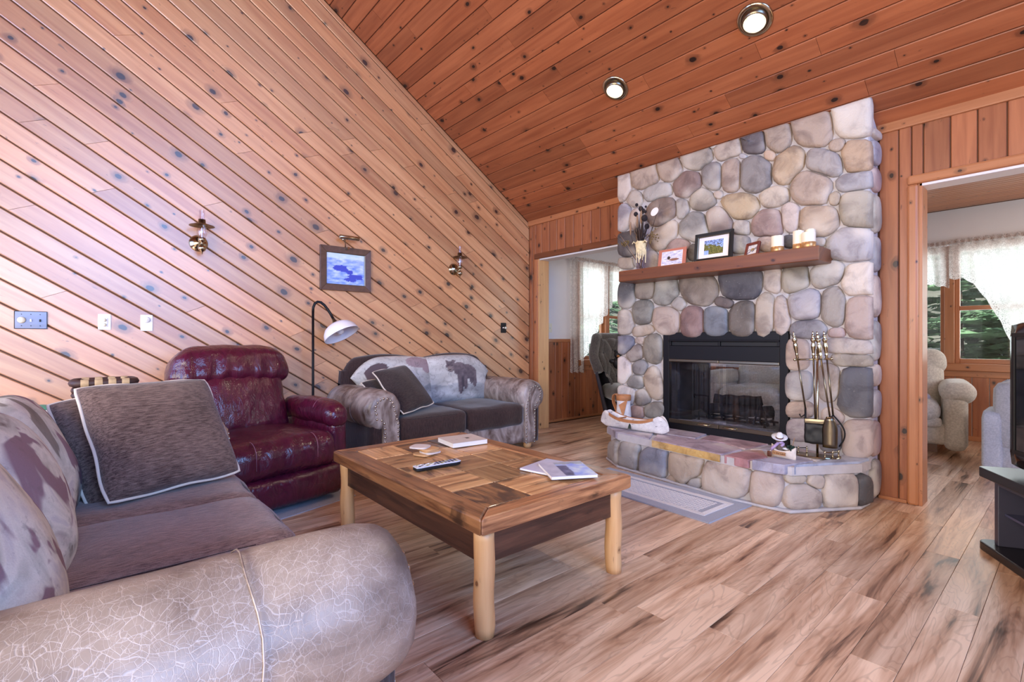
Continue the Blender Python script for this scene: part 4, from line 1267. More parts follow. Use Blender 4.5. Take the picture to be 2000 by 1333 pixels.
# ---- coffee table
ct = thing('coffee_table', 'low rustic coffee table of reclaimed boards on peeled log legs', 'table', (-1.995, 1.412, 0))
TX, TY, TZ = .677, .425, .44
def bx(nm, lo, hi, mat, par, uv, bev=.006, rnd=None): return MB().box(lo, hi).build(nm, M[mat], par, uv=uv, bevel=bev, rnd=rnd)
UVX, UVY, UVZ = ((1,0,0), (0,1,0)), ((0,1,0), (1,0,0)), ((0,0,1), (1,0,0))
px0, px1, py0, py1 = -.59, .59, -.327, .327
def rail(nm, poly, uv, rnd):
    MB().prism(poly, TZ - .062, TZ).build(nm, M['table_rail'], ct, uv=uv, bevel=.009, rnd=rnd)
oc_ = [(-TX, -TY), (TX, -TY), (TX, TY), (-TX, TY)]; ic_ = [(px0, py0), (px1, py0), (px1, py1), (px0, py1)]
for k, (nm, uv, rn_) in enumerate((('long_rail', UVX, .30), ('short_rail', UVY, .95), ('long_rail', UVX, .55), ('short_rail', UVY, .7))):
    q = (k + 1) % 4
    rail(nm, [oc_[k], oc_[q], ic_[q], ic_[k]], uv, rn_)
bx('subtop', (px0, py0, TZ - .05), (px1, py1, TZ - .022), 'table_apron', ct, UVX, 0)
tw, th_ = (px1 - px0)/5, (py1 - py0)/3
for i in range(5):
    for j in range(3):
        bark = (i, j) in ((4, 0), (0, 1), (0, 2))
        o = bx('inlay_panel', (px0 + i*tw + .003, py0 + j*th_ + .003, TZ - .03), (px0 + (i+1)*tw - .003, py0 + (j+1)*th_ - .003, TZ - .003 + random.uniform(-.001, .001)),
               'table_bark' if bark else 'table_panel', ct, UVX if (i + j) % 2 == 0 else UVY, .003, [.95, .25, .7, .4, .1, .85, .5][(i*3 + j*2) % 7])
        if bark: o['label'] = 'panel with dark bark stains'
bx('apron', (-TX + .07, -TY + .045, .255), (TX - .07, -TY + .075, TZ - .062), 'table_apron', ct, UVX, .004); bx('apron', (-TX + .07, TY - .075, .255), (TX - .07, TY - .045, TZ - .062), 'table_apron', ct, UVX, .004)
bx('apron', (-TX + .045, -TY + .07, .255), (-TX + .075, TY - .07, TZ - .062), 'table_apron', ct, UVY, .004); bx('apron', (TX - .075, -TY + .07, .255), (TX - .045, TY - .07, TZ - .062), 'table_apron', ct, UVY, .004)
for sx in (-1, 1):
    for sy in (-1, 1):
        mb = MB(); n_ = 12
        mb.tube([(sx*(TX - .058) + .002*math.sin(i*1.1 + sx), sy*(TY - .058) + .002*math.cos(i*.9 + sy), .378*i/(n_-1)) for i in range(n_)],
                [.034 if i == 0 else .0375 + .0005*math.sin(i*1.1 + sx + 2*sy) for i in range(n_)], 18)
        mb.build('leg', M['log'], ct, smooth=True, uv=UVZ)

# ---- things on the coffee table
def book(name, label, cat, c4, h, cover, page, pr=None, grp=None, z=TZ):
    """c4: four top corners on the table, in order round the cover"""
    c = [Vector((p[0], p[1], 0)) for p in c4]; ctr = sum(c, Vector())/4
    ax = ((c[1]-c[0]) + (c[2]-c[3])).normalized(); w_ = ((c[1]-c[0]).length + (c[2]-c[3]).length)/2; d_ = ((c[3]-c[0]).length + (c[2]-c[1]).length)/2
    t = thing(name, label, cat, (ctr.x, ctr.y, z), math.atan2(ax.y, ax.x), grp)
    flip = 1 if ax.cross(c[3]-c[0]).z > 0 else -1
    MB().box((-w_/2 + .002, -d_/2 + .002, .001), (w_/2 - .002, d_/2 - .002, h - .001)).build('pages', M['paper'], t)
    for za, zb in ((0, .0015), (h - .0015, h)): MB().box((-w_/2, -d_/2, za), (w_/2, d_/2, zb)).build('cover', cover, t, bevel=.0007)
    if pr: print_plane('cover_print', w_*.98, d_*.98, 40, 30, pr, Matrix.Translation((0, 0, h + .0006)) @ Matrix.Scale(flip, 4, (0,1,0)), t)
    return t
def print_plane(name, w_, h_, nx, ny, fn, Mx, par, mat='print'):
    mb = MB(); mb.col = []
    def g(i, j):
        u, v = i/(nx-1), j/(ny-1); mb.col.append(lin(fn(u, v))); return Mx @ Vector(((u-.5)*w_, (v-.5)*h_, 0))
    mb.grid(nx, ny, g)
    return mb.build(name, M[mat], par)
M['cover_grey'] = plain('pale_linen_cover', (206, 194, 184), 0.6, var=.04, scale=60)
M['cover_lav'] = plain('pale_lavender_cover', (196, 196, 216), 0.3, var=.03)
def pr_book(u, v):
    if abs(u - .62) < .05 and abs(v - .52) < .07: return (70, 66, 66)
    if .52 < u < .80 and abs(v - .45) < .012: return (150, 142, 136)
    if .15 < u < .35 and abs(v - .6) < .02 and int(u*90) % 2: return (150, 142, 136)
    return (208, 197, 188)
book('hardcover_book', 'pale hardcover book lying alone at the far end of the coffee table', 'book', [(-2.493, 1.548), (-2.458, 1.768), (-2.265, 1.743), (-2.285, 1.514)], .026, M['cover_grey'], None, pr_book)
book('magazine', 'pale lavender magazine partly covered by the mountain booklet', 'magazine', [(-1.715, 1.519), (-1.747, 1.737), (-1.60, 1.755), (-1.537, 1.522)], .009, M['cover_lav'], None)
def pr_mtn(u, v):
    h = noise.fractal(Vector((u*5, v*5, 2)), .8, 2, 3)
    if u < .33 or v < .04 or v > .97 or u > .98: return (190 + 18*h, 188 + 18*h, 204 + 14*h)
    a = (u - .33)/.65
    if v > .30 + 0.0 and a < .34 + .08*h and a < .5*(1.15 - v) + .18: return (92 + 36*h, 90 + 36*h, 128 + 36*h)
    if v < .2 + .05*h: return (150 + 30*h, 156 + 30*h, 170 + 24*h)
    return (176 + 50*h, 190 + 44*h, 232)
bk_ = book('booklet', 'thin booklet with a mountain photograph cover lying on the lavender magazine', 'magazine', [(-1.68, 1.591), (-1.576, 1.783), (-1.364, 1.656), (-1.468, 1.484)], .013, M['cover_lav'], None, pr_mtn, z=TZ + .0095)
# coasters
for k, (dx, dy, rz, col, z_) in enumerate([(0, 0, .35, 'tan', 0), (.012, .03, .1, 'white', 1), (.004, .030, -.15, 'tan', 2), (.01, .02, .25, 'tan', 3), (-.024, -.010, .6, 'white', 4)]):
    pts = [(.050*math.copysign(abs(math.cos(a))**.5, math.cos(a)), .046*math.copysign(abs(math.sin(a))**.5, math.sin(a))) for a in [2*math.pi*i/24 for i in range(24)]]
    o = MB().prism(pts, 0, .0085).build('coaster', plain('coaster_' + col + str(k), (206, 160, 112) if col == 'tan' else (214, 202, 196), .5, var=.08, scale=40), bevel=.002)
    o.location = (-2.262 + dx, 1.318 + dy, TZ + .0088*z_); o.rotation_euler = (0, 0, rz)
    tag(o, ['tan coaster at the bottom of the small stack on the table', 'whitish coaster second from the bottom of the stack', 'tan coaster in the middle of the small stack',
            'tan coaster just under the top of the stack', 'pale stone coaster skewed on top of the small stack'][k], 'coaster', 'coasters stacked on the coffee table')
# remote control
rm = thing('remote_control', 'silver and black remote control near the long edge of the coffee table', 'remote', (-1.995, 1.235, TZ), R(86))
def rmo(n_, m_, z0, z1, sc_=1.0):
    out = []
    for i in range(n_):
        t = i/(n_-1); x_ = -.118 + .236*t; wv = (.027 - .005*math.sin(math.pi*t))*sc_
        if t < .08: wv *= .72 + .28*t/.08
        if t > .92: wv *= .72 + .28*(1-t)/.08
        out.append((x_, wv))
    return [(x_, -y_) for x_, y_ in out] + [(x_, y_) for x_, y_ in out[::-1]]
MB().prism(rmo(20, 0, 0, 0), .001, .017).build('body', M['black'], rm, bevel=.004)
MB().prism(rmo(20, 0, 0, 0, 1.06), .015, .021).build('face', plain('silver_plastic', (206, 208, 220), .35), rm, bevel=.002)
for i in range(11):
    for j in range(3):
        c_ = (-.098 + i*.0195, (j-1)*.013, .0215)
        o = MB().rbox(c_, (.0055, .0042, .0022), .0018, 2).build('button', M['white'] if (i < 5 and (i + j) % 2) else plain('button_%d_%d' % (i, j), [(44, 44, 60), (70, 76, 120), (150, 146, 80), (40, 40, 50)][(i*3 + j) % 4], .4), rm)

# ---- floor lamp
fl_ = thing('floor_lamp', 'black gooseneck floor lamp with white glass shade standing behind the recliner', 'lamp', (-4.08, 1.342, 0))
MB().lathe([(.0, 0), (.125, 0), (.13, .012), (.12, .02), (.02, .03), (.011, .05)], (0,0,0), 24).build('base', M['black_metal'], fl_, smooth=True)
MB().tube([(0, 0, .03), (0, 0, 1.28)], .0105, 10).build('pole', M['black_metal'], fl_, smooth=True)
goose = [(0, 0, 1.28)] + [(.012*i/14, .05 + .055*-math.cos(math.pi*.5*i/7) if i <= 7 else .05 + .10*(i-7)/7, 0) for i in range(0)]
g = [(0,0,1.28), (0,.002,1.315), (.004,.014,1.348), (.010,.034,1.362), (.016,.058,1.358), (.022,.084,1.336), (.03,.11,1.30), (.036,.132,1.262), (.042,.150,1.225)]
MB().tube(g, .011, 10).build('gooseneck', M['black_metal'], fl_, smooth=True)
axs = Vector((.42, .30, -.86)).normalized(); Ms = rot_to(axs).to_4x4()
neck = Vector((.042, .150, 1.225))
MB().lathe([(.012, -.005), (.016, .02), (.030, .045), (.034, .055)], neck, 16, Ms).build('socket', M['dull_brass'], fl_, smooth=True)
MB().tube([tuple(neck + axs*.04), tuple(neck + axs*.04 + Vector((.02, .055, .02)))], .004, 6).build('switch', M['black_metal'], fl_)
prof = [(.03, .045), (.075, .056), (.112, .080), (.136, .115), (.146, .152), (.147, .160), (.141, .158), (.131, .118), (.108, .086), (.072, .063), (.028, .052)]
MB().lathe(prof, neck, 32, Ms, caps=False).build('shade', M['white_glass'], fl_, smooth=True)
MB().lathe([(.012, .05), (.014, .08), (.030, .11), (.033, .125), (.024, .145), (.0, .152)], neck, 16, Ms).build('bulb', N('frosted_bulb').set(color=lin((245, 240, 236)), rough=.4), fl_, smooth=True)

# ---- wall sconces
Mxo = Matrix(((0,0,1,0),(0,1,0,0),(-1,0,0,0),(0,0,0,1)))    # lathe axis z -> +x
def sconce(label, y, z, lean):
    t = thing('wall_sconce', label, 'wall lamp', (XL, y, z), 0, 'oil-lamp sconces on the plank wall')
    MB().lathe([(.062, 0), (.060, .008), (.05, .012), (.046, .02), (.03, .024), (.018, .034), (.0, .038)], (0,0,0), 24, Mxo).build('wall_plate', M['brass'], t, smooth=True)
    MB().tube([(.03, 0, -.01), (.06, .004, -.035), (.085, .006, -.03), (.10, .008, -.01)], .006, 8).build('arm', M['brass'], t, smooth=True)
    c = (.105, .008, 0)
    MB().lathe([(.0, -.098), (.004, -.09), (.006, -.078), (.022, -.066), (.028, -.05), (.022, -.032), (.008, -.024), (.007, -.006), (.024, .0), (.026, .022), (.022, .026)], c, 20).build('font', M['brass'], t, smooth=True)
    ga = MB().lathe([(.020, .024), (.032, .052), (.034, .075), (.026, .105), (.020, .125), (.0185, .135), (.0185, .232)], c, 20, caps=False).build('glass_chimney', M['chimney_glass'], t, smooth=True)
    MB().lathe([(.082, .112), (.080, .116), (.05, .126), (.024, .134), (.023, .162), (.021, .162), (.021, .132), (.05, .122), (.082, .112)], c, 28, caps=False).build('reflector_shade', M['dull_brass'], t, smooth=True)
    MB().lathe([(.005, .02), (.007, .06), (.010, .08), (.004, .10), (.0, .105)], c, 10).build('bulb', M['white_glass'], t, smooth=True)
    return t
sconce('brass oil-lamp sconce on the pale part of the plank wall left of the picture', .578, 1.775, 0)
sconce('brass oil-lamp sconce right of the framed picture near the corner', 2.868, 1.795, 0)

# ---- picture with brass picture light
def frame_bars(w_, h_, b, d, mat, par, prof=True, nm='frame', lip=None):
    mb = MB()
    o = [(-w_/2, -h_/2), (w_/2, -h_/2), (w_/2, h_/2), (-w_/2, h_/2)]; i_ = [(-w_/2 + b, -h_/2 + b), (w_/2 - b, -h_/2 + b), (w_/2 - b, h_/2 - b), (-w_/2 + b, h_/2 - b)]
    for k in range(4):
        q = (k + 1) % 4
        vs = [(*o[k], 0), (*o[q], 0), (*i_[q], 0), (*i_[k], 0), (*o[k], d), (*o[q], d), (*i_[q], d*.72), (*i_[k], d*.72)]
        mb.add(vs, [(0,3,2,1), (4,5,6,7), (0,1,5,4), (1,2,6,5), (2,3,7,6), (3,0,4,7)])
    return mb.build(nm, M[mat] if isinstance(mat, str) else mat, par, bevel=.002)
pt = thing('framed_picture', 'wood framed blue aerial lake photograph hanging on the plank wall', 'picture', (XL + .002, 1.702, 1.684), 0)
pt.rotation_euler = (R(90), 0, R(90))
M['frame_wood'] = plain('dark_walnut_frame', (92, 66, 56), .35, var=.2, scale=30)
frame_bars(.462, .392, .056, .028, 'frame_wood', pt)
frame_bars(.356, .286, .006, .022, 'dull_brass', pt, nm='gilt_slip')
def pr_lake(u, v):
    h = noise.fractal(Vector((u*6, v*14, 1)), .8, 2, 4)
    def e(cx, cy, rx, ry): return ((u-cx)/rx)**2 + ((v-cy)/ry)**2
    d = min(e(.36, .52, .20, .10), e(.55, .42, .16, .08), e(.74, .28, .20, .07), e(.62, .17, .15, .07), e(.88, .22, .10, .04)) + .5*h
    if d < 1 and e(.40, .36, .14, .06) > 1: return (64, 78, 196)
    if v > .84: return (206 + 20*h, 226 + 10*h, 250)
    k = v*.35
    return (150 + 70*k + 60*h, 178 + 50*k + 50*h, 240)
print_plane('photograph', .346, .276, 60, 46, pr_lake, Matrix.Translation((0, 0, .010)), pt)
pl = thing('picture_light', 'brass picture light mounted above the framed lake photograph', 'lamp', (XL, 1.70, 1.895))
MB().tube([(.006, 0, -.012), (.03, -.01, .01), (.095, -.035, .055)], .004, 8).build('arm', M['brass'], pl, smooth=True)
MB().lathe([(.0, -.088), (.017, -.088), (.019, -.084), (.019, .084), (.017, .088), (.0, .088)], (.10, .0, .06), 16, Matrix.Rotation(R(-90), 4, 'X')).build('shade', M['brass'], pl, smooth=True)
MB().box((.083, -.01, -.04), (.0, .01, -.02)).build('bracket', M['brass'], pl)
MB().lathe([(.0, 0), (.012, 0), (.012, .02), (.0, .02)], (.085, -.05, .03), 12).build('knob', M['brass'], pl, smooth=True)

# ---- switch plates
def plate(label, y0, y1, z0, z1, mat, build, nm='switch_plate'):
    t = thing(nm, label, 'switch', (XL, (y0 + y1)/2, (z0 + z1)/2))
    MB().rbox((.004, 0, 0), (.004, (y1-y0)/2, (z1-z0)/2), .003, (2, 4, 4)).build('cover', M[mat], t)
    build(t); return t
def b3(t):
    frame_bars(.150, .112, .004, .010, 'black', t, nm='border').matrix_local = Matrix(((0,0,1,0),(1,0,0,0),(0,1,0,0),(0,0,0,1)))
    MB().lathe([(.020, .006), (.020, .016), (.016, .024), (.0, .025)], (0, -.042, 0), 20, Mxo).build('dimmer_knob', M['cream_plastic'], t, smooth=True)
    for y_, m_ in ((.0, 'white'), (.042, 'black')): MB().box((.006, y_ - .004, -.010), (.018, y_ + .004, .006)).build('toggle', M[m_], t, bevel=.001)
    for y_ in (-.042, 0, .042):
        for z_ in (-.036, .036): MB().lathe([(.0028, .007), (.0028, .0095), (.0, .010)], (0, y_, z_), 8, Mxo).build('screw', M['black'], t)
plate('blue-grey metal triple switch plate with ivory dimmer knob at the far left', -.393, -.246, 1.120, 1.228, 'steel_blue', b3)
def b1(t):
    MB().rbox((.010, 0, -.004), (.004, .016, .03), .003, (2, 3, 3)).build('insert', M['white'], t)
    for z_ in (.012, -.020): MB().lathe([(.011, .012), (.011, .017), (.0, .019)], (0, 0, z_), 16, Mxo).build('button', M['cream_plastic'], t, smooth=True)
plate('white double button wall plate between the blue plate and the thermostat', .002, .070, 1.117, 1.225, 'white', b1)
def b2(t):
    MB().lathe([(.021, .008), (.021, .014), (.017, .020), (.0, .021)], (0, 0, .022), 22, Mxo).build('dial', M['white'], t, smooth=True)
    MB().box((.007, -.03, -.018), (.010, .03, -.016)).build('rib', M['cream_plastic'], t)
plate('white thermostat with round dial on the plank wall above the recliner', .230, .300, 1.112, 1.227, 'white', b2, 'thermostat')
def b4(t):
    for y_, m_ in ((-.012, 'chrome'), (.022, 'cream_plastic')): MB().lathe([(.014, .006), (.014, .018), (.010, .026), (.0, .027)], (0, y_, 0), 18, Mxo).build('knob', M[m_], t, smooth=True)
plate('black switch plate with two round knobs near the corner behind the loveseat', 3.51, 3.588, 1.128, 1.245, 'black', b4)

# ---- rugs
def rug(name, label, c4, h, mat, border=None):
    t = thing(name, label, 'rug', (c4[0][0], c4[0][1], 0)); o0 = Vector((c4[0][0], c4[0][1], 0))
    c = [Vector((p[0], p[1], 0)) - o0 for p in c4]
    def at(u, v): return c[0]*(1-u)*(1-v) + c[1]*u*(1-v) + c[2]*u*v + c[3]*(1-u)*v
    def slab(nm, u0, u1, v0, v1, z1, m_, z0=.0005):
        mb = MB(); n_ = 30; k_ = 12
        mb.grid(n_, k_, lambda i, j: at(u0 + (u1-u0)*i/(n_-1), v0 + (v1-v0)*j/(k_-1)) + Vector((0, 0, z1 + .0012*noise.noise(Vector((i*.7, j*.7, 1))))))
        o = len(mb.v)
        ring = [i for i in range(n_)] + [j*n_ + n_-1 for j in range(1, k_)] + [(k_-1)*n_ + i for i in range(n_-2, -1, -1)] + [j*n_ for j in range(k_-2, 0, -1)]
        for r_ in ring: p = mb.v[r_].copy(); p.z = z0; mb.v.append(p)
        m = len(ring)
        for i in range(m): mb.f.append((ring[i], o + i, o + (i+1) % m, ring[(i+1) % m]))
        return mb.build(nm, M[m_], t, smooth=False)
    slab('pile', 0, 1, 0, 1, h, mat)
    if border:
        L = (c[1]-c[0]).length; W_ = (c[3]-c[0]).length
        b0, b1_ = .075, .112
        def bar(u0, u1, v0, v1): slab('border_band', u0/L, u1/L, v0/W_, v1/W_, h + .003, 'rug_white', h - .002)
        bar(b0, L - b0, b0, b1_); bar(b0, L - b0, W_ - b1_, W_ - b0); bar(b0, b1_, b1_, W_ - b1_); bar(L - b1_, L - b0, b1_, W_ - b1_)
        mb = MB(); s_ = .021
        nu, nv = int((L - 2*b1_ - .03)/s_), int((W_ - 2*b1_ - .03)/s_)
        for i in range(nu):
            for j in range(nv):
                u, v = (b1_ + .02 + i*s_)/L, (b1_ + .02 + j*s_)/W_
                p = at(u, v) + Vector((0, 0, h))
                d = Vector((.0095, .0045 if (i + j) % 2 else -.0045, 0)); e = Vector((-d.y, d.x, 0))*.62
                mb.add([p - d - e, p + d - e, p + d + e, p - d + e, p + Vector((0,0,.004))], [(0,1,4), (1,2,4), (2,3,4), (3,0,4)])
        mb.build('woven_tufts', M['rug_white'], t, kind='stuff')
    return t
rug('hearth_rug', 'long grey rug with cream border and woven centre in front of the hearth', [(-2.52, 2.685), (-1.372, 2.645), (-1.345, 3.135), (-2.49, 3.175)], .009, 'rug_grey', True)
rug('floor_mat', 'pale grey floor mat under the burgundy recliner', [(-3.14, .42), (-3.02, .80), (-3.165, 1.32), (-3.42, 1.28)], .006, 'rug_grey')

# ============================================================ on the mantel
ZM = 1.650
vs = thing('flower_vase', 'clear glass vase of dried flowers tied with raffia at the left end of the mantel', 'vase', (-2.475, 3.585, ZM))
MB().lathe([(.0, 0), (.036, .0), (.040, .006), (.040, .20), (.043, .255), (.040, .255), (.036, .20), (.036, .012), (.0, .012)], (0,0,0), 22).build('glass', M['chimney_glass'], vs, smooth=True)
M['raffia'] = plain('raffia', (222, 204, 162), .8, var=.15, scale=60)
M['dry_dark'] = plain('dark_dried_stem', (64, 48, 42), .9); M['dry_tan'] = plain('tan_dried_stem', (150, 118, 92), .9); M['dry_black'] = plain('dark_seed_head', (34, 26, 30), .9)
M['dry_olive'] = plain('olive_dried_flower', (112, 92, 56), .9); M['dry_white'] = plain('silver_dollar_petal', (236, 224, 222), .6)
mb = MB()
MB().lathe([(.044, .20), (.047, .215), (.047, .235), (.044, .25)], (0,0,0), 18, caps=False).build('raffia_wrap', M['raffia'], vs, smooth=True)
for k in range(16):
    a = -1.9 + .24*k/2; r_ = .046
    p = [(r_*math.cos(a), r_*math.sin(a), .225), ((r_+.006)*math.cos(a + .1), (r_+.006)*math.sin(a + .1), .16), ((r_+.003)*math.cos(a + random.uniform(-.3, .3)), (r_+.003)*math.sin(a), random.uniform(.06, .13))]
    mb.tube(p, .0035, 4)
for k in range(5):
    a = random.uniform(-2.6, -.5); mb.tube([(.044*math.cos(a), .044*math.sin(a), .23), (.075*math.cos(a), .06*math.sin(a), .25), (.10*math.cos(a), .06*math.sin(a), .232)], .004, 4)
mb.build('raffia_tails', M['raffia'], vs)
def stem(tip, col='dry_dark', r=.002, base=None):
    b = Vector(base or (random.uniform(-.015, .015), random.uniform(-.015, .015), .02)); t = Vector(tip)
    m = b.lerp(t, .55) + Vector((0, 0, .02)); 
    return MB().tube([b, m, t], [r, r, r*.6], 5).build('stem', M[col], vs)
for tip, col in [((-.02, .0, .50), 'dry_dark'), ((.03, 0, .52), 'dry_dark'), ((.05, .01, .44), 'dry_dark'), ((-.06, 0, .47), 'dry_tan'), ((-.09, .01, .42), 'dry_tan'), ((-.12, 0, .36), 'dry_dark'), ((-.19, -.04, .33), 'dry_tan'), ((-.24, -.06, .34), 'dry_dark'),
                 ((.10, 0, .40), 'dry_tan'), ((.16, -.01, .46), 'dry_dark'), ((.20, -.02, .53), 'dry_dark'), ((.12, .01, .37), 'dry_tan'), ((.0, .0, .56), 'dry_tan')]: stem(tip, col)
for k, (x_, z_, r_) in enumerate([(-.045, .58, .014), (-.02, .545, .022), (-.052, .50, .020), (.012, .52, .018), (.055, .44, .028), (.045, .38, .022), (.005, .50, .014), (.05, .50, .012), (.035, .55, .010)]):
    m2 = MB(); m2.ell((x_, random.uniform(-.03, .03), z_), (r_, r_, r_*1.1), 8, 6)
    m2.v = [p + Vector((0,0,.006*noise.noise(p*90))) for p in m2.v]
    m2.build('seed_head', M['dry_black'], vs)
for k, (x_, z_, rx) in enumerate([(.01, .46, .012), (-.03, .43, .010), (-.10, .38, .009)]):
    MB().ell((x_, -.01, z_), (rx, rx, .06), 8, 8).build('cattail_spike', M['dry_tan'], vs, smooth=True)
pet = [(.030*math.cos(a), .040*math.sin(a)) for a in [2*math.pi*i/18 for i in range(18)]]
Mp = Matrix.Translation((.155, -.03, .475)) @ Matrix.Rotation(R(90), 4, 'X') @ Matrix.Rotation(R(-55), 4, 'Z')
MB().prism(pet, -.0008, .0008, Mp).build('silver_petal', M['dry_white'], vs)
mb = MB()
for k in range(110):
    a = random.uniform(0, 2*math.pi); z_ = random.uniform(.27, .47); r_ = random.uniform(.02, .13)*(1.1 - (z_ - .27)*2.4)
    p0 = Vector((.02*math.cos(a), .02*math.sin(a), .25)); p1 = Vector((r_*math.cos(a), r_*.6*math.sin(a), z_)); s_ = (p1-p0).cross(Vector((0,0,1))).normalized()*.004
    mb.add([p0, p0.lerp(p1, .6) + s_, p1, p0.lerp(p1, .6) - s_], [(0,1,2,3)])
mb.build('dried_foliage', M['dry_dark'], vs, kind='stuff')
mb = MB()
for cx_, cz_, n_ in ((-.15, .25, 34), (.125, .27, 30)):
    for k in range(n_):
        mb.ell((cx_ + random.gauss(0, .03), random.gauss(-.02, .015), cz_ + random.gauss(0, .014 if cx_ < 0 else .03)), random.uniform(.005, .009), 6, 4)
mb.build('small_flower_heads', M['dry_olive'], vs, kind='stuff')

def easel_frame(name, label, xc, w_, h_, b, mat, yaw, tilt, pr, mat_w=None, y=3.62, fr=True):
    t = thing(name, label, 'picture', (xc, y, ZM + .001))
    T = Matrix.Rotation(yaw, 4, 'Z') @ Matrix.Rotation(R(90) - tilt, 4, 'X') @ Matrix.Translation((0, h_/2, 0))
    bk = MB().box((-w_/2 + .004, -h_/2 + .004, -.006), (w_/2 - .004, h_/2 - .004, .002), T).build('backing', M['black'], t)
    if fr:
        o = frame_bars(w_, h_, b, .016, mat, t); o.matrix_local = T
    if mat_w:
        MB().box((-w_/2 + b*.8, -h_/2 + b*.8, .002), (w_/2 - b*.8, h_/2 - b*.8, .004), T).build('mat_board', M[mat_w], t)
    return t, T
M['mat_white'] = plain('white_mat_board', (232, 226, 228), .8); M['mat_rust'] = plain('rust_mat_board', (184, 112, 92), .75)
M['red_wood'] = plain('reddish_frame_wood', (112, 52, 38), .35, var=.15, scale=25)
def pr_duck(u, v):
    h = noise.fractal(Vector((u*4, v*22, 3)), .8, 2, 3)
    if ((u-.34)/.075)**2 + ((v-.52)/.13)**2 < 1: return (52, 44, 44)
    if ((u-.62)/.24)**2 + ((v-.36)/.10)**2 < 1: return (146, 104, 90)
    if ((u-.38)/.12)**2 + ((v-.36)/.12)**2 < 1: return (226, 214, 214)
    return (208 + 70*h, 206 + 70*h, 226 + 50*h)
t, T = easel_frame('matted_photo', 'small unframed duck photograph in a rust mat beside the vase on the mantel', -2.20, .255, .158, .0, 'mat_rust', 0, R(9), None, None, 3.615, False)
MB().box((-.1275, -.079, .002), (.1275, .079, .005), T).build('mat_board', M['mat_rust'], t)
frame_bars(.192, .118, .004, .0015, 'mat_white', t, nm='mat_bevel').matrix_local = T @ Matrix.Translation((0, 0, .005))
print_plane('photograph', .184, .110, 40, 26, pr_duck, T @ Matrix.Translation((0, 0, .0056)), t)
def pr_tree(u, v):
    h = noise.fractal(Vector((u*6, v*6, 3)), .8, 2, 4); g = noise.fractal(Vector((u*16, v*16, 8)), .8, 2, 3)
    if v + .35*h + .1 < .74 - .25*(u-.5) and (u > .25 or v > .3): return (104 + 90*g, 104 + 80*g, 52 + 60*g)
    if g > .12 and v > .5: return (70, 74, 96)
    return (150 + 30*h, 176 + 30*h, 232)
t, T = easel_frame('framed_photo', 'black framed photograph of a leafy branch, largest on the mantel', -1.835, .305, .232, .032, 'black', 0, R(7), None, 'mat_white', 3.60)
o = frame_bars(.252, .179, .006, .0185, 'dull_brass', t, nm='gilt_edge'); o.matrix_local = T
print_plane('photograph', .152, .112, 44, 34, pr_tree, T @ Matrix.Translation((0, 0, .0045)), t)
def pr_bird(u, v):
    h = noise.fractal(Vector((u*6, v*6, 5)), .8, 2, 3)
    if ((u-.5)/.20)**2 + ((v-.52)/.16)**2 < 1: return (150 + 60*h, 128 + 50*h, 96)
    if abs(v - (.15 + .6*u)) < .05 or abs(v - (.42 + .12*math.sin(u*9))) < .035: return (70, 66, 84)
    return (222 + 24*h, 222 + 24*h, 230)
t, T = easel_frame('framed_photo', 'small red wood framed bird photograph turned sideways on the mantel', -1.545, .130, .105, .018, 'red_wood', R(-26), R(14), None, 'mat_white', 3.60)
print_plane('photograph', .094, .069, 36, 26, pr_bird, T @ Matrix.Translation((0, 0, .0045)), t)
MB().add and None
o = MB().box((-.02, .0, .0), (.02, .05, .012), Matrix.Rotation(R(-26), 4, 'Z')).build('easel_foot', M['black'], t)

def candle(label, x_, y_, h_, r_):
    t = thing('pillar_candle', label, 'candle', (x_, y_, ZM), 0, 'pillar candles on the mantel')
    mb = MB(); n_ = 24
    prof = [(0, 0), (r_, 0), (r_, .02), (r_, h_*.97), (r_*.96, h_), (r_*.85, h_*.985), (r_*.5, h_*.95), (0, h_*.94)]
    mb.lathe(prof, (0,0,0), n_)
    for i, p in enumerate(mb.v):
        if p.z > h_*.96: p.z += .006*noise.noise(Vector((p.x*60, p.y*60, h_*9)))
    mb.build('wax', M['candle'], t, smooth=True)
    MB().lathe([(r_ + .0006, .002), (r_ + .0018, .003), (r_ + .0018, .042), (r_ + .0006, .043)], (0,0,0), n_, caps=False).build('gold_band', M['gold_band'], t, smooth=True)
    MB().tube([(0, 0, h_*.93), (.001, 0, h_*1.0)], .0015, 5).build('wick', M['black'], t)
candle('pillar candle standing alone beside the small red frame', -1.364, 3.585, .118, .040)
candle('taller slim candle at the left of the group of three', -1.232, 3.585, .132, .033)
candle('candle at the back of the group of three, mostly hidden', -1.178, 3.645, .142, .030)
candle('wider candle in front at the right of the group of three', -1.165, 3.570, .108, .041)

# ============================================================ on the hearth
ZH = .291
M['fig_green_dark'] = plain('dark_green_paint', (52, 62, 50), .7, var=.3, scale=90)
cn = thing('toy_canoe', 'white birch bark model canoe with tan rim at the left end of the hearth', 'ornament', (-2.435, 3.415, ZH), R(3))
cn.scale = (1.12, 1.0, 1.1)
mb = MB(); n_, m_ = 41, 13
def hull(i, j):
    t = math.sin(math.pi/2*(-1 + 2*i/(n_-1))); b = -1 + 2*j/(m_-1); at_ = abs(t)
    wv = .064*(1 - at_**2.6) + .001
    top = .078 + .052*min(1, at_/.76)**2.6
    if at_ > .76: top = .130*max(.0, 1 - ((at_ - .76)/.26)**2)**.5
    a = b*math.pi/2; zf = 1 - math.cos(a)**1.2
    low = .030*max(0, (at_ - .8)/.2)**1.5
    return (.292*t, wv*math.sin(a), low + (max(top, low + .004) - low)*zf + .002)
mb.grid(n_, m_, hull)
o = mb.build('hull', M['birch'], cn, smooth=True); so = o.modifiers.new('solid', 'SOLIDIFY'); so.thickness = .004; so.offset = 1
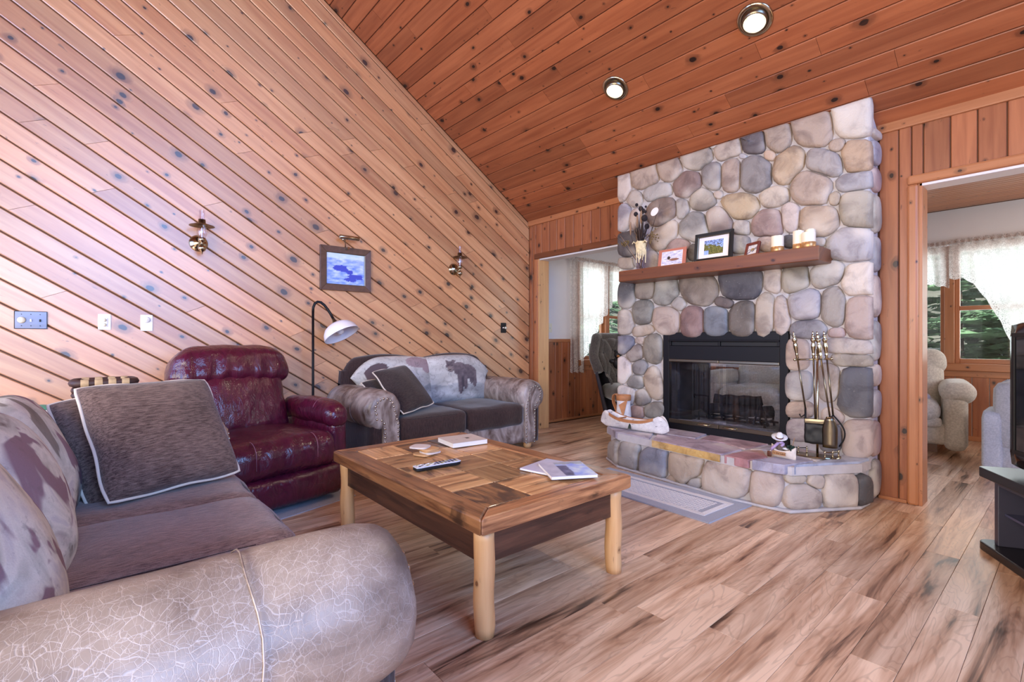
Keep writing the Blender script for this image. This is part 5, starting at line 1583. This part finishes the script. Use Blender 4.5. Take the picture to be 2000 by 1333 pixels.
for s in (1, -1):
    rim = []
    for i in range(11, n_ - 11):
        p = Vector(hull(i, m_ - 1 if s > 0 else 0)); rim.append(p + Vector((0, 0, -.006)))
    mb = MB()
    for i in range(len(rim) - 1):
        p, q = rim[i], rim[i+1]; d = Vector((0, s*.004, 0)); up = Vector((0, 0, .011))
        mb.add([p - d - up, q - d - up, q - d + up, p - d + up, p + d - up, q + d - up, q + d + up, p + d + up], [(0,3,2,1), (4,5,6,7), (0,1,5,4), (3,7,6,2)])
    mb.build('gunwale', M['tan_bark'], cn)
mb = MB(); 
for x_ in (-.10, .10): MB().box((x_ - .008, -.066, .078), (x_ + .008, .066, .086)).build('thwart', M['tan_bark'], cn)
mb = MB(); Mtree = Matrix.Translation((.005, -.0645, .018)) @ Matrix.Rotation(R(78), 4, 'X')
for k, (w_, z_) in enumerate(((.016, .0), (.013, .012), (.009, .024))): mb.prism([(-w_, z_), (w_, z_), (0, z_ + .022)], -.002, .004, Mtree)
mb.build('painted_tree_motif', M['fig_green_dark'], cn)
ptc = thing('birch_pitcher', 'birch bark pitcher with tan collar and handle standing behind the canoe', 'pitcher', (-2.628, 3.545, ZH), R(-12))
MB().lathe([(0, 0), (.070, 0), (.072, .01), (.066, .10), (.058, .20), (.060, .250), (.056, .250), (.054, .20), (.06, .1), (.0, .02)], (0,0,0), 26).build('body', M['birch'], ptc, smooth=True)
MB().lathe([(.0615, .222), (.064, .224), (.065, .268), (.0615, .270), (.058, .266), (.058, .224)], (0,0,0), 26, caps=False).build('collar', M['tan_bark'], ptc, smooth=True)
mb = MB()
for dx in (-.0,):
    path = [(-.058, -.01, .26), (-.085, -.014, .272), (-.110, -.018, .258), (-.118, -.02, .225), (-.108, -.018, .185), (-.085, -.014, .14), (-.066, -.01, .105)]
    for i in range(len(path) - 1):
        p, q = Vector(path[i]), Vector(path[i+1]); wv = Vector((.003, -.018, 0)); n2 = (q-p).cross(wv).normalized()*.003
        mb.add([p - wv - n2, p + wv - n2, q + wv - n2, q - wv - n2, p - wv + n2, p + wv + n2, q + wv + n2, q - wv + n2], [(0,1,2,3), (7,6,5,4), (0,4,5,1), (3,2,6,7), (0,3,7,4), (1,5,6,2)])
mb.build('handle', M['tan_bark'], ptc)
Mt = Matrix.Rotation(R(22), 4, 'Z')
mb = MB(); mb.add([Mt @ Vector(p) for p in [(-.012, -.064, .185), (.060, -.045, .235), (.030, -.064, .085), (-.012, -.070, .187), (.064, -.05, .238), (.031, -.072, .083)]], [(0,1,2), (5,4,3), (0,3,4,1), (1,4,5,2), (2,5,3,0)])
mb.build('spout_flap', M['tan_bark'], ptc)

# small canoe figurine with a fisherman's hat
fg = thing('canoe_figurine', 'small figurine of a bear in a white hat sitting in a lettered canoe', 'ornament', (-1.232, 3.335, ZH), R(-8))
M['fig_white'] = plain('cream_resin', (226, 212, 200), .6, var=.08, scale=60); M['fig_fur'] = plain('grey_brown_fur_resin', (112, 98, 88), .8, var=.3, scale=120, bump=.5)
M['fig_lav'] = plain('lavender_cloth_resin', (176, 150, 190), .7, var=.15, scale=50); M['fig_hat'] = plain('white_felt_hat', (222, 222, 228), .7); M['fig_brown'] = plain('dark_brown_paint', (92, 48, 28), .6, var=.25, scale=90)
M['fig_green'] = plain('dark_green_moss', (30, 52, 44), .9, var=.3, scale=150, bump=.6)
mb = MB(); n_, m_ = 25, 11
def hull2(i, j):
    t = -1 + 2*i/(n_-1); b = -1 + 2*j/(m_-1); a = b*math.pi/2
    wv = .036*(1 - abs(t)**3); top = .052 + .030*abs(t)**2.6
    return (.078*t, wv*math.sin(a), top*(1 - math.cos(a)**1.3) + .001)
mb.grid(n_, m_, hull2); o = mb.build('canoe_hull', M['fig_white'], fg, smooth=True); so = o.modifiers.new('solid', 'SOLIDIFY'); so.thickness = .006; so.offset = 1
MB().ell((-.018, 0, .070), (.026, .024, .034), 14, 10).build('body', M['fig_fur'], fg, smooth=True)
mb = MB(); mb.ell((-.028, -.006, .118), (.021, .019, .020), 14, 10); mb.ell((-.022, -.024, .113), (.009, .010, .008), 10, 6); mb.ell((-.046, .004, .130), .007, 8, 5)
mb.build('head', M['fig_fur'], fg, smooth=True)
MB().lathe([(.0, .062), (.012, .061), (.018, .05), (.021, .022), (.028, .020), (.046, .030), (.047, .033), (.028, .026), (.022, .026)], (-.026, -.004, .106), 22, Matrix.Rotation(R(14), 4, 'Y') @ Matrix.Rotation(R(16), 4, 'X')).build('hat', M['fig_hat'], fg, smooth=True)
MB().lathe([(.0215, .024), (.0225, .026), (.021, .034)], (-.026, -.004, .106), 22, Matrix.Rotation(R(14), 4, 'Y') @ Matrix.Rotation(R(16), 4, 'X'), caps=False).build('hat_band', M['fig_brown'], fg, smooth=True)
MB().tube([(-.020, -.024, .098), (-.034, -.032, .08), (-.052, -.036, .062), (-.058, -.038, .046)], [.009, .010, .009, .007], 8).build('arm', M['fig_lav'], fg, smooth=True)
MB().tube([(-.006, .012, .092), (.004, -.014, .09), (.0, -.03, .082)], [.008, .009, .007], 8).build('arm', M['fig_lav'], fg, smooth=True)
MB().ell((-.022, 0, .098), (.022, .020, .010), 12, 6).build('scarf', M['fig_lav'], fg, smooth=True)
MB().tube([(-.058, -.038, .06), (-.066, -.042, .03)], .0025, 5).build('paddle_shaft', M['candle'], fg)
MB().rbox((-.068, -.043, .022), (.014, .004, .018), .004, 3).build('paddle_blade', M['fig_brown'], fg, smooth=True)
mb = MB()
for k in range(26): mb.ell((.045 + random.gauss(0, .012), random.gauss(0, .012), .078 + random.gauss(0, .008)), random.uniform(.004, .009), 6, 4)
mb.build('evergreen_sprig', M['fig_green'], fg, kind='stuff')
MB().ell((.018, -.012, .066), (.020, .012, .008), 10, 6).build('fish', M['fig_hat'], fg, smooth=True)
MB().tube([(.052, 0, .07), (.066, .004, .142)], .0025, 5).build('fishing_rod', M['dry_tan'], fg)
MB().rbox((-.008, -.0405, .036), (.042, .003, .012), .002, (6, 2, 3)).build('name_board', plain('tan_sign', (176, 132, 92), .6), fg)
fc = bpy.data.curves.new('lettering', 'FONT'); fc.body = 'To the Lake'; fc.size = .0165; fc.extrude = .0006; fc.align_x = 'CENTER'; fc.align_y = 'CENTER'
tmp = bpy.data.objects.new('lettering_curve', fc); COL.objects.link(tmp)
me = bpy.data.meshes.new_from_object(tmp.evaluated_get(bpy.context.evaluated_depsgraph_get())); bpy.data.objects.remove(tmp); me.name = 'lettering'
fo = bpy.data.objects.new('lettering', me); COL.objects.link(fo); fo.parent = fg; fo.location = (-.008, -.0440, .036); fo.rotation_euler = (R(90), 0, 0)
me.materials.clear(); me.materials.append(M['fig_brown'])

# fireplace tool stand and its hanging tools
TX0, TY0 = -1.118, 3.585
ts = thing('fire_tool_stand', 'polished brass fireplace tool stand with galleried base on the hearth', 'tool stand', (TX0, TY0, ZH), R(14))
bp = []
for i in range(17):
    a = math.pi + math.pi*i/16; bp.append((.13*math.cos(a), -.02 + .085*math.sin(a)))
bp += [(.13, .02), (-.13, .02)]
MB().prism(bp, .0, .010).build('base_plate', M['brass'], ts, bevel=.003)
for x_, y_ in ((-.105, -.02), (-.06, .012), (.045, -.085), (.085, -.05), (.115, .0), (-.105, .012)):
    if (x_, y_) == (-.105, .012): continue
    MB().lathe([(.007, .01), (.0045, .016), (.0055, .026), (.0045, .034), (.0065, .042), (.004, .050), (.0, .053)], (x_, y_, 0), 10).build('gallery_post', M['brass'], ts, smooth=True)
MB().tube([(-.105, -.02, .042), (-.06, .012, .042)], .0028, 6).build('gallery_rail', M['brass'], ts); MB().tube([(.045, -.085, .042), (.085, -.05, .042), (.115, 0, .042)], .0028, 6).build('gallery_rail', M['brass'], ts)
MB().tube([(0, 0, .01), (0, 0, .30), (0, 0, .70)], .0075, 10).build('post', M['brass'], ts, smooth=True)
MB().tube([(-.125, 0, .625), (.075, 0, .635)], .006, 8).build('crossbar', M['brass'], ts, smooth=True)
for x_ in (-.128, .078): MB().ell((x_, 0, .625 if x_ < 0 else .636), .010, 10, 6).build('finial', M['brass'], ts, smooth=True)
HND = [(.0, .185), (.004, .182), (.006, .174), (.004, .168), (.009, .160), (.011, .152), (.007, .144), (.016, .132), (.016, .124), (.009, .112), (.013, .10), (.014, .08), (.010, .05), (.008, .035), (.011, .028), (.007, .02), (.010, .010), (.006, .0)]
def tool(name, label, x_, y_, lean, tip, head):
    t = thing(name, label, 'fire tool', (TX0, TY0, ZH), R(14), 'brass fireplace tools')
    b = Vector((x_, y_, .63)); e = Vector(tip)
    d = (b - e).normalized()
    MB().lathe(HND, b - d*.0, 12, rot_to(d).to_4x4()).build('handle', M['brass'], t, smooth=True)
    MB().tube([b, e], .0055, 8).build('shaft', M['dull_brass'], t, smooth=True)
    head(t, e, d); return t
def h_brush(t, e, d):
    MB().rbox(e + Vector((0, 0, -.008)), (.058, .026, .014), .004, (4, 2, 2)).build('ferrule', M['dull_brass'], t)
    MB().rbox(e + Vector((0, 0, -.088)), (.060, .026, .068), .008, (10, 4, 8), wr=.006, wf=30).build('bristles', M['black'], t, smooth=True)
def h_shovel(t, e, d):
    mb = MB()
    def g(i, j):
        u = -1 + 2*i/8; v = j/8
        return e + Vector((u*(.016 + .026*min(1, v*2.5)**.7 - .004*v) , -.010 + .012*u*u + .010*v, -.20*v))
    mb.grid(9, 9, g); o = mb.build('pan', M['dull_brass'], t, smooth=True); so = o.modifiers.new('solid', 'SOLIDIFY'); so.thickness = .004
def h_poker(t, e, d):
    MB().tube([e, e + Vector((.0, 0, -.09)), e + Vector((.004, 0, -.12))], [.006, .007, .004], 8).build('tip', M['black_metal'], t, smooth=True)
    MB().tube([e + Vector((0, 0, -.04)), e + Vector((-.025, 0, -.06)), e + Vector((-.034, 0, -.04))], .005, 6).build('hook', M['black_metal'], t, smooth=True)
def h_tongs(t, e, d):
    for s in (1, -1):
        MB().tube([e + Vector((s*.052*math.sin(math.pi*min(1, q*.92)) + .02*q, 0, -.20*q)) for q in [i/14 for i in range(15)]], .005, 6).build('claw', M['black_metal'], t, smooth=True)
tool('fire_poker', 'brass poker hanging alone at the left of the tool stand', -.112, -.004, 0, (-.07, .03, .30), h_poker)
tool('hearth_brush', 'black bristled hearth brush hanging on the tool stand', -.020, -.022, 0, (-.012, -.005, .235), h_brush)
tool('ash_shovel', 'brass ash shovel hanging at the front of the tool stand', .022, -.030, 0, (.070, -.040, .265), h_shovel)
tool('fire_tongs', 'brass fire tongs hanging at the right of the tool stand', .052, .006, 0, (.085, .02, .27), h_tongs)

# ============================================================ ceiling eyeball lights
def eyeball(label, loc):
    t = thing('recessed_light', label, 'ceiling light', loc, 0, 'recessed eyeball lights in the board ceiling')
    q = ND.copy(); Mx = rot_to(q).to_4x4()
    MB().lathe([(.078, -.002), (.102, -.002), (.104, .004), (.100, .010), (.080, .016), (.076, .012)], (0,0,0), 36, Mx, caps=False).build('trim_ring', M['brass'], t, smooth=True)
    aim = (ND + Vector((0.1, .05, -.35))).normalized(); Ma = rot_to(aim).to_4x4()
    MB().lathe([(.074, -.045), (.078, -.02), (.076, .012), (.068, .038), (.062, .036), (.052, .0), (.046, -.03)], (0,0,0), 32, Ma, caps=False).build('eyeball', M['dull_brass'], t, smooth=True)
    lamp = N('lamp_glow').set(color=(1, .95, .88, 1), emit=(1, .93, .82, 1), estr=14)
    MB().lathe([(.020, -.03), (.034, -.01), (.050, .018), (.054, .032), (.045, .044), (.025, .050), (.0, .052)], (0,0,0), 24, Ma).build('bulb', lamp, t, smooth=True)
    l = bpy.data.lights.new('lamp', 'SPOT'); l.energy = 26; l.spot_size = R(150); l.spot_blend = .8; l.color = (1, .84, .64); l.shadow_soft_size = .05
    o = bpy.data.objects.new('lamp_light', l); COL.objects.link(o); o.parent = t
    o.location = aim*.075; o.rotation_euler = aim.to_track_quat('-Z', 'Y').to_euler()
    return t
eyeball('lit brass eyeball ceiling light nearest the right doorway', (-1.300, 3.076, 3.022))
eyeball('lit brass eyeball ceiling light above the left end of the chimney', (-2.362, 3.081, 3.019))

# ============================================================ end table, basket behind the sofa
et = thing('end_table', 'dark end table in the corner behind the big sofa', 'table', (-3.48, -.12, 0))
MB().rbox((0, 0, .535), (.29, .27, .016), .008, (4, 4, 2)).build('top', M['table_apron'], et, uv=UVX)
for sx in (-1, 1):
    for sy in (-1, 1): MB().box((sx*.25 - .02, sy*.23 - .02, 0), (sx*.25 + .02, sy*.23 + .02, .52)).build('leg', M['table_apron'], et, uv=UVZ)
bs = thing('woven_basket', 'dark woven basket with tan rattan wrapped rim behind the sofa pillows', 'basket', (-3.42, .03, .540), R(90))
M['reed'] = plain('dark_reed', (66, 42, 36), .6, var=.2, scale=40); M['rattan'] = plain('tan_rattan', (188, 158, 118), .7, var=.12, scale=60)
for k in range(10):
    z_ = .012 + k*.026
    MB().tube([(.124*math.copysign(abs(math.cos(a))**.4, math.cos(a)), .09*math.copysign(abs(math.sin(a))**.4, math.sin(a)), z_ + .003*math.sin(a*14 + k*math.pi)) for a in [2*math.pi*i/60 for i in range(60)]], .0125, 6, closed=True).build('woven_row', M['rattan' if k % 3 == 1 else 'reed'], bs, smooth=True)
rim = MB().tube([(.128*math.copysign(abs(math.cos(a))**.4, math.cos(a)), .095*math.copysign(abs(math.sin(a))**.4, math.sin(a)), .284) for a in [2*math.pi*i/60 for i in range(60)]], .019, 8, closed=True).build('rim', M['reed'], bs, smooth=True)
MB().box((-.14, -.085, .0), (.14, .085, .01)).build('bottom', M['reed'], bs)
for x_ in (-.08, -.025, .03, .085):
    for s in (1, -1):
        MB().lathe([(.0205, -.016), (.0215, -.012), (.0215, .012), (.0205, .016)], (x_, s*.095, .284), 12, Matrix.Rotation(R(90), 4, 'Y'), caps=False).build('rattan_wrap', M['rattan'], rim, smooth=True)
cr = thing('ribbed_crock', 'white ribbed crock with a green lid on the corner end table', 'jar', (-3.40, -.215, .552))
MB().lathe([(0, 0), (.052, 0)] + [(.056 + (.004 if k % 2 else 0), .008 + k*.0085) for k in range(16)] + [(.05, .146), (0, .146)], (0,0,0), 22).build('body', M['white'], cr, smooth=True)
MB().lathe([(.048, .146), (.054, .150), (.046, .162), (.012, .170), (.0, .171)], (0,0,0), 22).build('lid', plain('green_glaze', (82, 142, 116), .35), cr, smooth=True)

# ============================================================ television and stand
sd = Vector((.505, -.863, 0)); ad = math.atan2(sd.y, sd.x)     # the stand stands at an angle, facing the sofa
st = thing('tv_stand', 'black television stand with rounded corners at the right edge beside the doorway', 'tv stand', (-.325, 3.40, 0), ad)
M['stand_black'] = plain('black_laminate', (26, 24, 28), .3); M['stand_grey'] = plain('charcoal_laminate', (62, 60, 72), .35)
def rr(w0, w1, d0, d1, r_):
    pts = []
    for cx_, cy_, a0 in ((w1 - r_, d1 - r_, 0), (w0 + r_, d1 - r_, 90), (w0 + r_, d0 + r_, 180), (w1 - r_, d0 + r_, 270)):
        for k in range(7): a = R(a0 + 15*k); pts.append((cx_ + r_*math.cos(a), cy_ + r_*math.sin(a)))
    return pts
MB().prism(rr(-.01, 1.10, -.02, .50, .05), 0, .042).build('base', M['stand_black'], st, bevel=.006)
MB().prism(rr(.0, 1.10, -.02, .50, .03), .365, .412).build('top', M['stand_black'], st, bevel=.004)
MB().box((.055, .025, .042), (.085, .46, .365)).build('side_panel', M['stand_grey'], st, bevel=.003); MB().box((1.0, .025, .042), (1.03, .46, .365)).build('side_panel', M['stand_grey'], st, bevel=.003)
MB().box((.085, .44, .042), (1.0, .46, .365)).build('back_panel', M['black'], st)
MB().box((.085, .025, .335), (1.0, .05, .365)).build('top_rail', M['stand_grey'], st, bevel=.002)
MB().box((.085, .05, .192), (1.0, .44, .204)).build('glass_shelf', plain('smoked_shelf', (70, 72, 96), .12), st, bevel=.002)
bxn = tag(MB().box((.26, .06, .044), (.52, .24, .088)).build('cardboard_carton', plain('grey_carton', (150, 146, 150), .7, var=.1, scale=40), bevel=.002), 'small grey box inside the lower shelf of the tv stand', 'box')
bxn.matrix_world = Matrix.Translation((-.325, 3.40, 0)) @ Matrix.Rotation(ad, 4, 'Z')
tv = thing('television', 'large black television standing on the black stand at the right edge', 'television', (-.325 + sd.x*.10, 3.40 + sd.y*.10, .412), ad)
M['tv_gloss'] = plain('glossy_black_plastic', (16, 16, 20), .12); M['tv_screen'] = plain('dark_screen', (10, 10, 16), .06)
MB().rbox((.42, .10, .375), (.42, .05, .345), .03, (12, 4, 10)).build('housing', M['tv_gloss'], tv, smooth=True)
MB().box((.07, .047, .12), (.77, .0525, .65)).build('screen', M['tv_screen'], tv)
mb = MB()
for lo, hi in (((.05, .042, .10), (.07, .056, .67)), ((.77, .042, .10), (.79, .056, .67)), ((.07, .042, .10), (.77, .056, .12)), ((.07, .042, .65), (.77, .056, .67))): mb.box(lo, hi)
mb.build('bezel', M['black'], tv, bevel=.002)
MB().prism(rr(.20, .64, .02, .30, .06), 0, .02).build('foot', M['tv_gloss'], tv, bevel=.004)
MB().box((.36, .09, .015), (.48, .15, .06)).build('neck', M['tv_gloss'], tv)

# ============================================================ sunroom furniture
# local +x is the front
def plush(name, label, loc, rz, mat, W=.92, rolled=True):
    t = thing(name, label, 'armchair', loc, rz)
    MB().rbox((.0, 0, .19), (.36, W/2 - .10, .11), .06, (8, 10, 6), wr=.006).build('base', M[mat], t, smooth=True)
    MB().rbox((.08, 0, .39), (.36, W/2 - .18, .10), .09, (12, 12, 8), (.02, 0, .03), .008, 4).build('seat', M[mat], t, smooth=True)
    MB().rbox((.36, 0, .30), (.05, W/2 - .17, .05), .045, (6, 12, 6)).build('front_roll', M[mat], t, smooth=True)
    Mb2 = Matrix.Rotation(R(-14), 4, 'Y')
    MB().rbox((-.26, 0, .60), (.13, W/2 - .14, .24), .11, (8, 16, 12), (.03, 0, 0), .01, 4, M=Mb2).build('backrest', M[mat], t, smooth=True)
    MB().rbox((-.31, 0, .82), (.12, W/2 - .12, .13), .11, (8, 16, 10), (.02, 0, .01), .01, 4, M=Mb2).build('headrest', M[mat], t, smooth=True)
    for s in (1, -1):
        a = MB().rbox((.06, s*(W/2 - .06), .57), (.34, .125, .095), .09, (12, 8, 8), (.01, 0, .01), .006, 5).build('armrest', M[mat], t, smooth=True)
        MB().rbox((.06, s*(W/2 - .08), .30), (.34, .085, .25), .07, (10, 6, 8)).build('arm_side', M[mat], a, smooth=True)
    MB().box((-.22, -.26, 0), (.22, .26, .09)).build('plinth', M['mantel'], t)
    return t
plush('armchair', 'plump beige armchair in the next room seen through the right doorway', (-1.16, 6.12, 0), R(-80), 'beige')
ar2 = plush('armchair', 'plump beige armchair glimpsed through the glass of the fireplace', (-2.52, 6.15, 0), R(-90), 'beige', 1.05)
th2 = MB().rbox((0, 0, 0), (.15, .17, .035), .03, (10, 10, 3), (0, 0, .02), .015, 8).build('folded_throw', plain('white_patterned_throw', (206, 200, 208), .9, var=.25, scale=30), smooth=True)
th2.location = (-1.10, 5.99, .545); th2.rotation_euler = (R(6), R(8), .4)
tag(th2, 'white patterned throw folded on the seat of the beige armchair in the doorway', 'blanket')
# tufted wing chair by the left opening
tf = thing('tufted_chair', 'dark grey button-tufted wing chair beside the window, half hidden by the chimney', 'armchair', (-3.68, 5.04, 0), R(-28))
def sh(a, v):
    th = a*R(100); zz = .12 + .95*v; r_ = .27 + .15*v
    zz -= (.42*max(0, abs(a) - .55)/.45)*v
    return Vector((-r_*math.cos(th)*.85, r_*math.sin(th)*1.05, zz))
def inn(a, v):
    p = sh(a, v); p.z = .42 + (sh(a, 1).z + .015 - .42)*v
    d = Vector((p.x, p.y, 0)).normalized(); gx, gz = a*5.0, v*4.0
    tuft = (abs(math.sin(math.pi*(gx + gz)/2))*abs(math.sin(math.pi*(gx - gz)/2)))**.7
    k = .09 + .045*tuft - (.07*((v-.9)/.1)**2 if v > .9 else 0)
    return Vector((p.x - d.x*k, p.y - d.y*k, p.z))
mb = MB(); mb.grid(33, 25, lambda i, j: sh(-1 + 2*i/32, j/24)); o = mb.build('outer_shell', M['grey_back'], tf, smooth=True); so = o.modifiers.new('solid', 'SOLIDIFY'); so.thickness = .03; so.offset = 0
mb = MB(); mb.grid(81, 61, lambda i, j: inn(-1 + 2*i/80, j/60)); mb.build('tufted_lining', M['grey_velvet'], tf, smooth=True)
MB().tube([(sh(-1 + 2*i/40, 1) + inn(-1 + 2*i/40, 1))/2 for i in range(41)], .060, 14).build('padded_rim', M['grey_velvet'], tf, smooth=True)
for a_, v_ in [(x_/5.0, z_/4.0) for x_ in range(-4, 5) for z_ in range(1, 4) if (x_ + z_) % 2 == 0]:
    MB().ell(inn(a_, v_), .011, 8, 5).build('button', M['grey_back'], tf, smooth=True)
MB().rbox((.08, 0, .40), (.28, .29, .09), .08, (10, 10, 6), (.02, 0, .02), .008, 5).build('seat', M['grey_velvet'], tf, smooth=True)
MB().lathe([(.26, 0), (.28, .02), (.25, .12), (.22, .14)], (0, 0, 0), 24).build('base', M['grey_back'], tf, smooth=True)
bt = thing('plush_toy', 'small black plush toy perched on the tufted chair behind the chimney edge', 'toy', (-3.50, 4.80, .0))
mb = MB(); mb.ell((0, 0, .80), (.07, .07, .08), 12, 8); mb.ell((.02, -.03, .90), .05, 12, 8); mb.ell((-.01, -.05, .945), .018, 8, 5); mb.ell((.05, .01, .945), .018, 8, 5); mb.ell((-.05, -.05, .82), (.05, .03, .03), 8, 6); mb.ell((.06, -.03, .76), (.03, .05, .03), 8, 6)
mb.build('body', M['black'], bt, smooth=True); MB().ell((.05, -.07, .885), (.018, .02, .015), 8, 5).build('muzzle', M['tan_bark'], bt, smooth=True)
bt.location = (-3.62, 4.78, -.03)
# pale blue grey sofa behind the television
b2_ = thing('sunroom_sofa', 'pale blue-grey sofa in the next room, its end showing behind the television', 'sofa', (.36, 5.62, 0), R(90))
MB().rbox((0, 0, .21), (.40, .80, .17), .04, (8, 12, 6)).build('base', M['blue_sofa'], b2_, smooth=True)
MB().rbox((-.30, 0, .47), (.13, .80, .27), .09, (6, 14, 8)).build('backrest', M['blue_sofa'], b2_, smooth=True)
for s in (1, -1): MB().rbox((.0, s*.80, .26), (.42, .065, .24), .035, (10, 5, 8), warp=lambda p: Vector((p.x, p.y, p.z*(1 - .22*max(0, p.x/.42))))).build('arm', M['blue_sofa'], b2_, smooth=True)
for k in (-1, 0, 1): MB().rbox((.06, k*.49, .43), (.33, .24, .085), .06, (10, 10, 6), (.01, 0, .02), .006, 5).build('seat_cushion', M['blue_sofa'], b2_, smooth=True)
bl = MB().rbox((0, 0, 0), (.17, .11, .10), .07, (10, 8, 6), (0, 0, .02), .02, 7).build('rolled_blanket', plain('blue_white_blanket', (184, 188, 208), .9, var=.4, scale=22), smooth=True)
bl.location = (-.26, 5.62, .62); tag(bl, 'rolled blue and white blanket on the end of the pale blue sofa', 'blanket')
pl5 = thing('light_switch', 'ivory light switch on the white wall beyond the left opening', 'switch', (XS, 4.36, 1.20))
MB().rbox((.004, 0, 0), (.004, .036, .058), .003, (2, 3, 3)).build('cover', M['cream_plastic'], pl5); MB().box((.006, -.005, -.012), (.016, .005, .008)).build('toggle', M['white'], pl5, bevel=.001)

# ============================================================ lace curtains
def curtain(label, O, U, Nn, u0, u1, ztop, zbot, waves, grp, nu=90, nv=26, edge=.07):
    O, U, Nn = Vector(O), Vector(U), Vector(Nn)
    t = thing('lace_curtain', label, 'curtain', O + U*((u0+u1)/2), 0, grp)
    org = O + U*((u0+u1)/2)
    def pt_(i, j, va, vb):
        f = i/(nu-1); u = u0 + (u1-u0)*f; zb = zbot(f) + .018*math.sin(f*(u1-u0)*62)*0
        v = va + (vb-va)*j/(nv-1); zz = ztop - (ztop - zb)*v
        amp = .012 + .012*v
        return O - org + U*u + Nn*(.05 + amp*math.sin(f*waves*2*math.pi + .7*math.sin(v*3 + f*9))) + Z3*zz
    L = [(0, .88, 'lace' if grp else 'sheer', 'net')]
    mb = MB(); mb.grid(nu, nv, lambda i, j: pt_(i, j, .0, .86)); mb.build('net', M['sheer'], t, smooth=True)
    mb = MB()
    def ed(i, j):
        p = pt_(i, j*4, .86, 1.0)
        if j == 6: p.z -= .022*abs(math.sin(i*.55))
        return p
    mb.grid(nu, 7, ed); mb.build('lace_border', M['lace_edge'], t, smooth=True)
    mb = MB()
    mb.grid(nu, 4, lambda i, j: O - org + U*(u0 + (u1-u0)*i/(nu-1)) + Nn*(.06 + .012*math.sin(i*1.9)) + Z3*(ztop + .045 - .06*j/3 + .006*math.sin(i*2.3))); mb.build('gathered_heading', M['lace'], t, smooth=True)
    MB().tube([O - org + U*(u0 - .02) + Nn*.05 + Z3*ztop, O - org + U*(u1 + .02) + Nn*.05 + Z3*ztop], .007, 8).build('rod', M['white'], t, smooth=True)
    return t
def zb1(f):
    if f < .17: return .62 + .0*f
    if f < .60: return .70 + (1.62 - .70)*((f-.17)/.43)**.75
    return 1.62 + .12*(f-.6)
curtain('long lace swag curtain at the window beyond the left opening', (XS, 0, 0), (0,1,0), (1,0,0), 4.68, 6.25, 2.10, zb1, 15, None)
def zb2(f): return 1.66 + .05*math.cos(f*9)
curtain('short lace valance over the left part of the far window', (0, YS, 0), (1,0,0), (0,-1,0), -2.15, -.90, 2.05, zb2, 11, None)
def zb3(f):
    if f < .05: return 1.70
    if f < .26: return 1.70 - .98*((f-.05)/.21)**1.5
    return .70
curtain('lace swag falling to the sill at the right part of the far window', (0, YS, 0), (1,0,0), (0,-1,0), -.90, 1.25, 2.06, zb3, 17, None, 130)

# ============================================================ outdoors
MB().grid and None
mb = MB()
def gr_(i, j):
    x_, y_ = -22 + 40*i/30, -6 + 40*j/30
    d = max(0, -x_ - 6.5, y_ - 9)
    return (x_, y_, -.7 + .30*d + .25*noise.noise(Vector((x_*.3, y_*.3, 0))))
mb.grid(31, 31, gr_)
go = mb.build('forest_floor', M['ground'], smooth=True); go['kind'] = 'structure'
def bough(mb, o, d, L, n_=34):
    d = d.normalized(); s_ = d.cross(Vector((0,0,1))).normalized(); u_ = s_.cross(d)
    pts = [o + d*(L*k/5) - Vector((0,0,.12*L*(k/5)**2)) for k in range(6)]
    mb.tube(pts, [.014*(1-k/6.5) for k in range(6)], 4, caps=False)
    for k in range(n_):
        f = random.uniform(.12, 1); p = o + d*(L*f) - Vector((0,0,.12*L*f*f))
        for sg in (1, -1):
            l_ = L*.30*(1.15 - f)*random.uniform(.7, 1.2)
            q = p + s_*sg*l_*.8 + d*l_*.55 + Vector((0,0,random.uniform(-.06, .02)))
            w_ = (q-p).cross(Vector((0,0,1))).normalized()*l_*.10
            mb.add([p, p.lerp(q, .5) + w_, q, p.lerp(q, .5) - w_], [(0,1,2,3)])
            h_ = Vector((0, 0, l_*.10)); mb.add([p, p.lerp(q, .5) + h_, q, p.lerp(q, .5) - h_], [(0,1,2,3)])
def conifer_mesh(seed):
    random.seed(seed); fo = MB()
    H_ = 7.0
    for k in range(120):
        z_ = .5 + (H_ - .7)*(k/120)**1.1; a = k*2.4 + random.uniform(-.3, .3); L = (1.9*(1 - z_/H_) + .25)*random.uniform(.75, 1.15)
        bough(fo, Vector((0, 0, z_)), Vector((math.cos(a), math.sin(a), random.uniform(-.12, .18))), L, 22)
    return fo
protos = []
for sd_ in (3, 8):
    t = thing('conifer', '', 'tree', (0, 0, 0))
    MB().tube([(0, 0, 0), (.03, 0, 3), (0, .02, 7)], [.13, .08, .015], 8).build('trunk', M['bark'], t, smooth=True)
    conifer_mesh(sd_).build('foliage', M['needles'], t)
    protos.append(t)
random.seed(11)
TR = [(-6.9, 7.4, 0, 'evergreen tree outside the left window behind the lace curtain'), (-7.4, 9.2, 1, 'evergreen outside the left window nearer the chimney edge'), (-1.15, 9.3, 1, 'evergreen outside the far window, nearest the doorway frame'),
      (-.25, 9.6, 0, 'evergreen in the middle of the far window beyond the lower sash'), (.55, 9.2, 1, 'evergreen outside the far window behind the full lace panel'), (-2.3, 9.4, 0, 'evergreen outside the far window hidden by the chimney'), (-9.6, 8.6, 0, 'more distant evergreen outside the left window'), (-.8, 11.5, 1, 'distant evergreen further back outside the far window')]
used = set()
for x_, y_, k, lab in TR:
    o = protos[k] if k not in used else copy_tree(protos[k]); used.add(k)
    d = max(0, -x_ - 6.5, y_ - 9)
    o.location = (x_, y_, -.75 + .30*d); o.rotation_euler = (0, 0, random.uniform(0, 6)); o['label'] = lab; o['group'] = 'evergreens outside the sunroom windows'
    s_ = random.uniform(.85, 1.1); o.scale = (s_, s_, s_)
